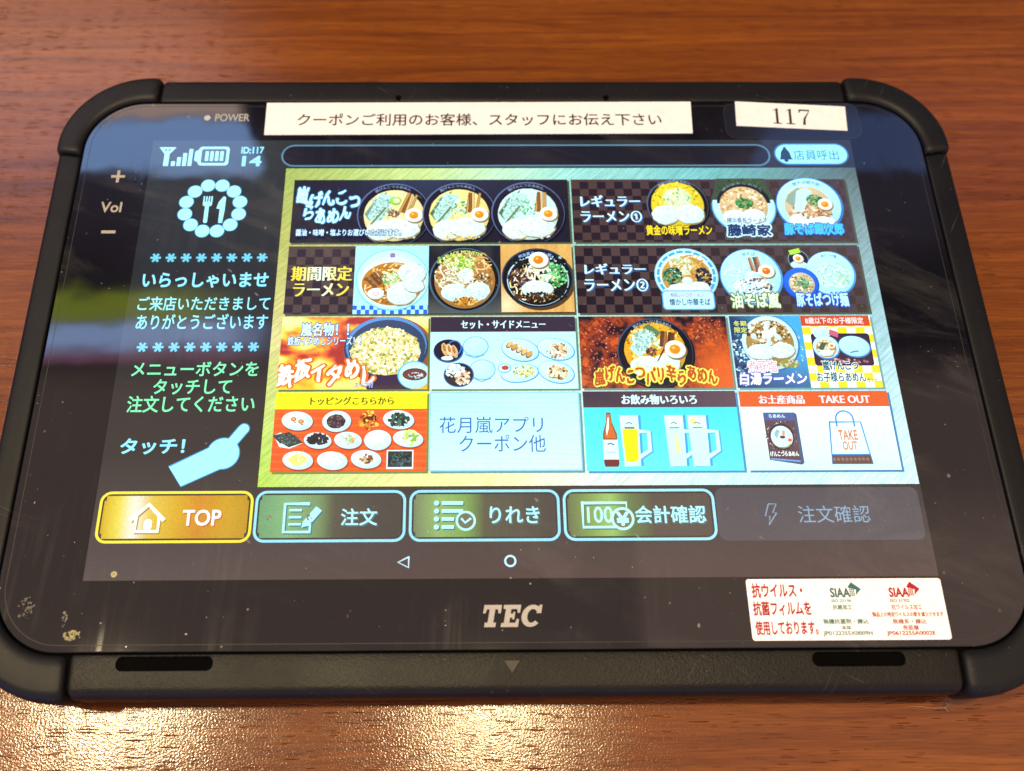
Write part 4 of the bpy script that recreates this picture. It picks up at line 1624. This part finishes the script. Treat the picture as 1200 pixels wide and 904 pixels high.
def t_set(d):
    d.grid(512, 391, 754, 494, 8, 8, lambda u, v: lerp(srgb('#A4EEFA'), srgb('#B8F8FC'), (v - 391) / 100))
    for i in range(14):
        d.rect(512, 395 + i * 7.2, 754, 396.4 + i * 7.2, '#ACF4FC')
    d.rect(512, 363, 754, 391, '#362B3C')
    d.text('セット・サイドメニュー', (563, 370, 704, 385), '#C8F8FF', 0.042, thin=0.1)
    OL = '#4AA8E8'
    for x, y in ((587, 418), (598, 460)):
        d.line([(x - 18, y + 14), (x - 2, y + 21), (x + 14, y + 15)], 1.8, OL)
        d.ell(x, y, 21.5, 18.5, OL)
        d.ell(x, y, 20.3, 17.3, '#A8F0FC')
    d.ell(542, 426, 25, 21.5, '#2C6CC0')
    d.ell(541.5, 425, 23.5, 20, '#241C28')
    d.ring(552, 420, 12, 14, 2, '#3C7CD8', 20)
    for i in range(3):
        d.ell(536 + i * 8, 423 + i * 2, 5.2, 12, ('#E0B878', '#F0D8A8', '#D8B890')[i], rot=-0.25, jit=0.06)
        d.ell(535 + i * 8, 420 + i * 2, 2.5, 7, '#B8783C', rot=-0.25)
    d.ell(540, 439, 10, 4, '#D8F0F0')
    d.ell(559, 469, 25, 22, '#241C28')
    d.ring(559, 469, 25, 22, 1.6, '#3C6CB0')
    scat(d, 553, 462, 16, 12, 50, 3.0, ['#E0F8F4', '#B8E8E0', '#F4FFFC'])
    scat(d, 566, 474, 13, 12, 40, 3.0, ['#F0E0C8', '#E4C49C', '#FFF8F0', '#B08860'])
    for x, y, rx, ry, rt in ((661, 425, 32, 21, 0.25), (720, 424, 32, 20, 0.25), (659, 467, 32, 17, -0.12), (719, 465, 31, 20, 0.3)):
        d.ell(x, y, rx, ry, OL, rot=rt)
        d.ell(x - 0.4, y - 0.6, rx - 1.5, ry - 1.5, '#B4F6FC', rot=rt)
    for i in range(5):
        x, y = 643 + i * 8, 414 + i * 4.5
        d.ell(x, y + 1.5, 7.4, 4.4, '#8C5828', rot=-0.9)
        d.ell(x + 1, y, 6.8, 3.4, ('#E8C078', '#D8A458', '#F0D098')[i % 3], rot=-0.9)
    scat(d, 722, 426, 17, 14, 60, 3.0, ['#F0E4D0', '#D8C090', '#FFF8F0', '#8C6838', '#E8D8B0'])
    d.ell(634, 458, 11, 8.5, OL)
    d.ell(634, 458, 9.8, 7.3, '#B4F6FC')
    d.ell(635, 457, 6, 4, '#B84838')
    strands(d, 666, 464, 18, 10, 46, 2.2, ['#E0E080', '#C0C048', '#F0F0B0', '#8C9830'], 0.9)
    scat(d, 720, 466, 18, 12, 60, 3.0, ['#E8D8A8', '#B88C48', '#F8F0D0', '#7C5424', '#E0D090'])


tile(512, 363, 754, 494, 'pale blue tile with plates of dumplings and side dishes', t_set, '#B0F2FA', '#5C8468')


def t_spicy(d):
    fl = flame(['#201620', '#4C2424', '#7C3420', '#B04820', '#401C1C', '#C85820'], 0.045, 0.045, 7.1)

    def bgf(u, v):
        c = fl(u, v)
        k = max(0, min(1, (u - 930) / 50)) * max(0, min(1, (v - 385) / 60))
        return lerp(c, srgb('#E06424'), k * 0.85)
    d.grid(760, 363, 1008, 494, 84, 46, bgf)
    scat(d, 800, 420, 40, 56, 90, 1.8, ['#D0583C', '#8C3828', '#B86048', '#E08060'])
    scat(d, 975, 390, 30, 24, 60, 1.8, ['#B05838', '#703428', '#D07848'])
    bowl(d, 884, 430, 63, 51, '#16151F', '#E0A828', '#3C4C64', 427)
    d.text('嵐げんこつバリ辛らあめん', (0, 0, 1, 1), '#98B0C8', 0.01, arc=(884, 430, 53.5, 59.5, -36, 34))
    scat(d, 884, 420, 48, 44, 170, 2.6, ['#F0C848', '#C88818', '#F8E080', '#B07010', '#E8B830'])
    d.poly([(842, 424), (860, 392), (882, 396), (876, 420), (858, 440)], '#A8E0DC')
    d.poly([(866, 386), (876, 378), (896, 394), (888, 404)], '#5C7C54')
    scat(d, 866, 410, 22, 22, 70, 2.6, ['#A4DCD8', '#C8F4F0', '#7CA890', '#88C0A8', '#D8F8F0'])
    scat(d, 892, 414, 10, 10, 24, 2.8, ['#D8F0B0', '#98C060', '#F0FCD8'])
    bamboo(d, 906, 408, 24, 30, 0.2, 4, ('#6C3C24', '#A06C3C', '#54301C'))
    scat(d, 878, 430, 10, 7, 36, 2.0, ['#6C4038', '#8C5C4C', '#4C2C24'])
    pork(d, 866, 456, 25, 18, 0, '#CFF4F0')
    pork(d, 901, 452, 22, 19, 0, '#CFF4F0')
    d.line([(904, 418), (896, 430), (886, 448)], 5, '#702C24', taper=True)
    egg(d, 917, 426, 17.5, 0.2)
    d.text('嵐げんこつバリ辛らあめん', (781, 458, 981, 485), '#B8561C', 0.04, wob=0.15, outline=('#E8EC60', 0.10))


tile(760, 363, 1008, 494, 'red and black tile with spicy ramen in a black bowl', t_spicy, shade='#6C8C84')


def t_winter(d):
    def bgf(u, v):
        k = (u - 1014) / 120
        return lerp(lerp(srgb('#2C3858'), srgb('#48A8E0'), min(1, k * 1.2)), srgb('#2C3468'), max(0, (v - 430) / 60) * 0.7)
    d.grid(1014, 363, 1134, 494, 16, 12, bgf)
    scat(d, 1026, 440, 14, 50, 50, 3, ['#A8E8FC', '#5C88B0', '#C8F4FF', '#24304C'])
    scat(d, 1118, 430, 12, 55, 30, 1.4, ['#A8E8FC', '#78C8F0'])
    d.ell(1078, 414, 48, 51, '#3C78B8')
    d.ell(1077, 413, 46.5, 49.5, '#B8F2FA')
    d.ell(1077, 414, 40, 43, '#A8884C')
    scat(d, 1077, 400, 36, 28, 110, 3.2, ['#D8C8A0', '#7C5C2C', '#F0E8D0', '#B89858', '#54401C', '#E8F4E8'])
    for i in range(14):
        a, r = random.uniform(0, 6.28), random.uniform(0, 30)
        d.ell(1077 + math.cos(a) * r, 398 + math.sin(a) * r * 0.75, random.uniform(5, 9), random.uniform(3, 5), random.choice(['#D8F6FA', '#E8FCFC', '#C0ECF0']), rot=random.uniform(0, 3), n=12, jit=0.15)
    pork(d, 1060, 430, 24, 14, 0, '#CFF2F6')
    pork(d, 1094, 428, 22, 14, -0.1, '#CFF2F6')
    d.rect(1018, 371, 1043, 397, '#24386C')
    d.text('冬期', (1020, 373, 1041, 383), '#D8E860', 0.02)
    d.text('限定', (1020, 385, 1041, 395), '#D8E860', 0.02)
    scat(d, 1104, 452, 16, 8, 40, 2.4, ['#A88C48', '#78A048', '#D8C890'])
    d.text('煮豚塩', (1034, 446, 1082, 467), '#D0A8B4', 0.01, outline=('#F0FCFF', 0.07))
    d.text('白湯ラーメン', (1018, 468, 1128, 489), '#F4FAFF', 0.035, wob=0.06, shear=0.15, outline=('#5868B8', 0.07))


tile(1014, 363, 1133.5, 494, 'blue tile with a white bowl topped with pork slices', t_winter, shade='#6C9C9C')


def t_kids(d):
    d.rect(1134, 363, 1252, 494, '#F4FCE8')
    d.step()
    checker(d, 1134, 370, 1252, 494, '#F4FCE8', '#F4D828', 15, 14)
    d.rect(1134, 362, 1250, 382, '#C84A28')
    d.text('8歳以下のお子様限定', (1142, 366, 1240, 378), '#F8E8E4', 0.02)
    d.rrect(1147, 396, 1245, 455, 5, '#2E2640')
    d.rrect(1150, 399, 1242, 452, 4, '#3C2C3C')
    scat(d, 1196, 448, 40, 6, 30, 2.4, ['#7C4858', '#A86C78', '#D8A8A8'])
    d.ell(1166, 396, 14, 12, '#B0F2FC', jit=0.04)
    d.poly([(1180, 388), (1194, 394), (1192, 404), (1178, 398)], '#C8607C')
    d.ell(1170, 422, 23, 22, '#4888C8')
    d.ell(1169.5, 421, 21.5, 20.5, '#B4F4FC')
    d.ell(1169.5, 423, 17, 15, '#C0A060')
    scat(d, 1169, 422, 15, 12, 40, 2.4, ['#E0D0A0', '#A88848', '#F4ECD0'])
    d.poly([(1156, 424), (1164, 412), (1172, 414), (1163, 428)], '#48604C')
    pork(d, 1168, 432, 12, 6, 0, '#D8F4F4')
    egg(d, 1179, 419, 6, 0)
    d.ell(1217, 421, 27, 20, '#4C90D0', rot=0.15)
    d.ell(1216.5, 420, 25.5, 18.5, '#A0F0FA', rot=0.15)
    d.line([(1208, 432), (1214, 430), (1222, 429)], 2.4, '#5C88B0')
    d.text('嵐げんこつ', (1158, 447, 1217, 463), '#1E5878', 0.03, wob=0.09, outline=('#E4FFF4', 0.06))
    d.text('お子様らあめん', (1146, 467, 1226, 484), '#1E5878', 0.025, wob=0.07, outline=('#E4FFF4', 0.06))
    d.text('セット', (1228, 477, 1244, 485), '#1E5878', 0.02)


tile(1134.5, 363, 1252, 494, "yellow chequered tile with a child's meal on a dark tray", t_kids, shade='#6C9C9C')


# row 4 -----------------------------------------------------------------------
def t_top(d):
    d.rect(264, 528, 508, 633, '#E0561C')
    for i in range(9):
        d.rect(264, 530 + i * 12, 508, 534 + i * 12, '#E66428')
    d.rect(264, 499, 508, 528, '#F6EA10')
    d.text('トッピングこちらから', (320, 507, 454, 521), '#3C4410', 0.037, thin=0.1)

    def plate(x, y, rx, ry, rt=0.12):
        d.ell(x + 0.8, y + 1.4, rx + 1, ry + 1, '#A83C28', rot=rt)
        d.ell(x, y, rx, ry, '#C4F6FC', rot=rt)
        d.ell(x - 1, y - 1, rx * 0.78, ry * 0.74, '#D4FAFA', rot=rt)
    plate(301, 548, 25, 16)
    for x, y in ((295, 545), (307, 549)):
        d.ell(x, y, 4.6, 3.8, '#C87038')
        d.ell(x, y, 2.6, 2, '#F0B060')
        d.line([(x, y + 4.5), (x + 4, y + 6)], 1.3, '#5C4848')
    plate(364, 549, 23, 18, 0)
    d.ell(363, 549, 15, 12, '#3C2A30', jit=0.05)
    scat(d, 363, 549, 14, 11, 50, 2.0, ['#54404C', '#241820', '#78605C', '#4C3840'])
    scat(d, 416, 548, 15, 15, 60, 3.2, ['#F0C030', '#D88820', '#F8E060', '#A83C18', '#C86420'])
    strands(d, 416, 545, 11, 10, 14, 2.4, ['#5C1810', '#8C2C18', '#381010'], 0.8)
    plate(463, 547, 25, 16)
    scat(d, 463, 547, 16, 11, 80, 2.8, ['#1C302C', '#2C4C44', '#142420', '#3C6C58'])
    d.poly([(266, 573), (276, 568), (312, 586), (292, 595), (276, 592)], '#C4F6FC')
    d.poly([(264, 573), (290, 567), (313, 585), (291, 593), (272, 582)], '#34403C')
    scat(d, 289, 580, 17, 9, 60, 1.8, ['#4C5C58', '#24302C', '#607470', '#3C4C48'])
    plate(336, 582, 22, 13.5)
    scat(d, 336, 580, 16, 9, 90, 2.8, ['#24222C', '#34303C', '#18161C', '#2C2838'])
    plate(384, 582, 22, 14)
    scat(d, 382, 580, 14, 8, 36, 2.6, ['#C8E8E0', '#E8FCF4', '#B0D8C8'])
    scat(d, 389, 580, 8, 7, 14, 2.2, ['#C8A060', '#A8C870', '#E0D0A0'])
    plate(431, 582, 21.5, 17, 0)
    d.line([(424, 593), (438, 588)], 2.4, '#C8E8B0')
    plate(479, 580, 24, 14)
    strands(d, 480, 578, 16, 12, 36, 3.6, ['#D0F090', '#A8D860', '#F0FCD8', '#88B848', '#E0F4B8'], 0.9)
    plate(307, 615, 24, 15)
    scat(d, 307, 614, 15, 9, 60, 2.2, ['#F0EC70', '#D8D040', '#F8F8B0', '#E0E058'])
    plate(361, 616, 24, 15)
    scat(d, 361, 613, 17, 11, 60, 2.6, ['#E8FCFC', '#D0F4F4', '#F8FFFF', '#B4E0E0'])
    plate(414, 614, 24, 15)
    strands(d, 414, 613, 11, 7, 26, 3.2, ['#A8784C', '#7C5030', '#D0A878', '#5C3820'], 0.9)
    d.rect(446, 599, 488, 630, '#D4F4F8')
    d.rect(448, 601, 486, 627, '#24302F')
    scat(d, 467, 614, 17, 11, 120, 2.4, ['#1C2A2C', '#34484C', '#101818', '#48646C', '#2C6050'])


tile(264, 499, 508, 633, 'orange tile under a yellow strip with thirteen topping dishes', t_top, '#E0561C', '#6C8440')


def t_app(d):
    d.grid(512, 499, 754, 633, 6, 8, lambda u, v: lerp(srgb('#90E6FC'), srgb('#B8FAFC'), (v - 499) / 134 + (u - 640) * 0.0012))
    for i in range(16):
        d.poly([(512, 503 + i * 8.2), (754, 507 + i * 8.2), (754, 508.6 + i * 8.2), (512, 504.6 + i * 8.2)], '#A6F2FC')
    d.rring(512, 499, 754, 633, 1, 2.2, '#78CCEC')
    d.text('花月嵐アプリ', (528, 542, 694, 570), '#2066B0', 0.0)
    d.text('クーポン他', (560, 573, 697, 602), '#2066B0', 0.0)


tile(512, 499, 754, 633, 'plain pale cyan tile with two lines of blue writing', t_app, '#A8F0FC', '#5C9090')


def t_drink(d):
    d.grid(760, 527, 1008, 634, 8, 6, lambda u, v: lerp(srgb('#3CD8F0'), srgb('#60E8F4'), (v - 527) / 107))
    d.rect(760, 499, 1008, 527, '#3A2E3C')
    d.grid(761, 500, 1007, 526, 8, 1, lambda u, v: lerp(srgb('#32283A'), srgb('#584450'), (u - 760) / 248))
    d.text('お飲み物いろいろ', (823, 505, 944, 522), '#C0F8FF', 0.052, thin=0.1)
    # bottle
    d.poly([(796, 536), (803, 536), (804, 552), (811, 572), (812, 622), (810, 627), (790, 627), (788, 622), (789, 572), (795, 552)], '#7C3C24')
    d.poly([(797, 538), (802, 538), (803, 553), (809, 573), (810, 580), (791, 580), (791, 573), (796, 553)], '#C86828')
    d.poly([(798, 544), (800, 544), (799, 562), (795, 576), (794, 566)], '#F8F0E0')
    d.rect(788, 582, 812, 615, '#C4F2FA')
    d.line([(795, 590), (800, 588), (806, 591)], 2, '#3C5C70')
    d.line([(792, 603), (808, 603)], 1, '#78A8B8')
    d.rect(789, 615, 811, 626, '#6C2C28')

    def mug(x, beer, foam):
        d.poly([(x + 4, 541), (x + 34, 541), (x + 33, 626), (x + 6, 628)], '#38A0E0')
        d.line([(x + 29, 569), (x + 47, 570), (x + 47, 602), (x + 30, 613)], 8, '#4CB0E8')
        d.line([(x + 28, 568), (x + 45, 569), (x + 45, 600), (x + 28, 611)], 6.5, '#B8F6FC')
        d.poly([(x, 541), (x + 30, 541), (x + 30, 580), (x + 29, 626), (x + 3, 627), (x + 1, 580)], '#B0F4FA')
        if beer:
            d.poly([(x + 3, 562), (x + 28, 562), (x + 26, 616), (x + 22, 619), (x + 6, 619), (x + 5, 612)], beer)
        d.poly([(x, 541), (x + 30, 541), (x + 29.5, 564), (x + 1, 564)], foam)
        d.line([(x + 10, 555), (x + 15, 553), (x + 20, 556)], 1.6, '#48686C')
        d.rect(x + 7, 561, x + 23, 563.5, '#3C4C34' if beer else '#789CA0')
    mug(817, '#F6DC00', '#BCF6FC')
    mug(889, None, '#C4F8FC')
    d.poly([(903, 572), (908, 572), (911, 604), (903, 606)], '#D8F0A0')
    mug(926, None, '#C4F8FC')
    d.ell(935, 551, 5, 5, '#E8F088')
    d.line([(936, 555), (941, 553), (946, 556)], 1.6, '#587064')


tile(760, 499, 1008, 634, 'bright cyan tile with a brown bottle and three beer mugs', t_drink, '#48DCF2', '#4888B8')


def t_take(d):
    d.rect(1014, 527, 1256, 634, '#CFFAFC')
    d.grid(1015, 528, 1255, 633, 6, 6, lambda u, v: lerp(srgb('#D8FCF8'), srgb('#B4F8FC'), (v - 527) / 107))
    d.rect(1014, 500, 1256, 527, '#D65A22')
    d.text('お土産商品', (1046, 507, 1119, 522), '#F4E4F0', 0.052, thin=0.1)
    d.text('TAKE OUT', (1144, 508, 1226, 521), '#F4E4F0', 0.042, thin=0.1)
    # boxed product seen at an angle
    d.poly([(1049, 537), (1099, 537), (1103, 540), (1104, 622), (1100, 625), (1050, 617)], '#485878')
    d.poly([(1049, 537), (1099, 537), (1099, 622), (1050, 615)], '#5C444C')
    d.poly([(1049, 537), (1099, 537), (1099, 551), (1049, 550)], '#485C94')
    d.text('らあめん', (1058, 540, 1084, 546), '#C8ECFC', 0.03)
    scat(d, 1074, 577, 23, 24, 50, 1.5, ['#D8C8C0', '#3C3038', '#8C7C7C'], edge=1.1)
    d.ell(1074, 578, 20, 22, '#382C34')
    d.ell(1074, 579, 17.5, 19, '#C4EEF2')
    d.poly([(1062, 574), (1067, 566), (1072, 568), (1066, 582)], '#8CB8BC')
    d.line([(1078, 568), (1077, 576)], 4, '#C8A078')
    d.ell(1075, 579, 4.5, 2.6, '#5C4044')
    d.ell(1086, 584, 3.4, 2.8, '#E07040')
    pork(d, 1073, 590, 12, 6, 0, '#C4F0F2')
    d.text('げんこつらあめん', (1052, 603, 1097, 611), '#E8F8F8', 0.04, wob=0.06)
    d.poly([(1052, 614), (1098, 618), (1098, 621), (1052, 616.5)], '#6C9CD8')
    # paper bag
    BL = '#2C84CC'
    d.line([(1154, 554), (1204, 554), (1212, 624), (1148, 624), (1154, 552.5)], 2.4, BL)
    d.poly([(1149.5, 609), (1210, 609), (1212, 624), (1148, 624)], '#5E4640')
    for i in range(9):
        d.poly([(1152 + i * 6.6, 613), (1155 + i * 6.6, 616.5), (1152 + i * 6.6, 620), (1149 + i * 6.6, 616.5)], '#84685C')
    d.line([(1150, 608.6), (1210, 608.6)], 1.8, BL)
    arc_ = [(1165, 562), (1165, 552)] + [(1179 + math.cos(math.radians(a)) * 14, 549 + math.sin(math.radians(a)) * 14) for a in range(180, 361, 20)] + [(1193, 552), (1193, 562)]
    d.line(arc_, 2.4, BL)
    d.text('TAKE', (1165, 568, 1195, 584), '#D0742C', 0.02)
    d.text('OUT', (1169, 587, 1192, 601), '#D0742C', 0.02)


tile(1014, 500, 1256, 634, 'white and orange tile with a boxed kit and a paper bag', t_take, '#C8F8FC', '#3C7CA8')

# ------------------------------------------------------------------ lint fibre on the table, lower right
bm = bmesh.new()
pts = [(104.0, -98.0, .15), (108.0, -98.2, .3), (111.5, -98.6, .3), (114.0, -98.5, .5), (115.6, -97.9, .7), (114.9, -97.5, .6), (114.0, -98.2, .4), (115.2, -99.4, .2)]
vs = []
for (x, y, z) in pts:
    vs.append([bm.verts.new(((x + dx) * MM, (y + dy) * MM, (z + dz_) * MM)) for dx, dy, dz_ in ((0, .07, 0), (0.04, -.04, .05), (-.03, -.04, -.05))])
for a, b in zip(vs, vs[1:]):
    for i in range(3):
        j = (i + 1) % 3
        bm.faces.new((a[i], a[j], b[j], b[i]))
bm.faces.new(vs[0])
bm.faces.new(list(reversed(vs[-1])))
m, t, b = mat('white_lint')
b.inputs['Base Color'].default_value = (0.36, 0.31, 0.28, 1)
b.inputs['Roughness'].default_value = 0.8
lint = mesh_obj('lint_fibre', bm, m)
lint['label'] = 'thin curled white lint fibre on the wooden table below the lower right bumper'
lint['category'] = 'lint'
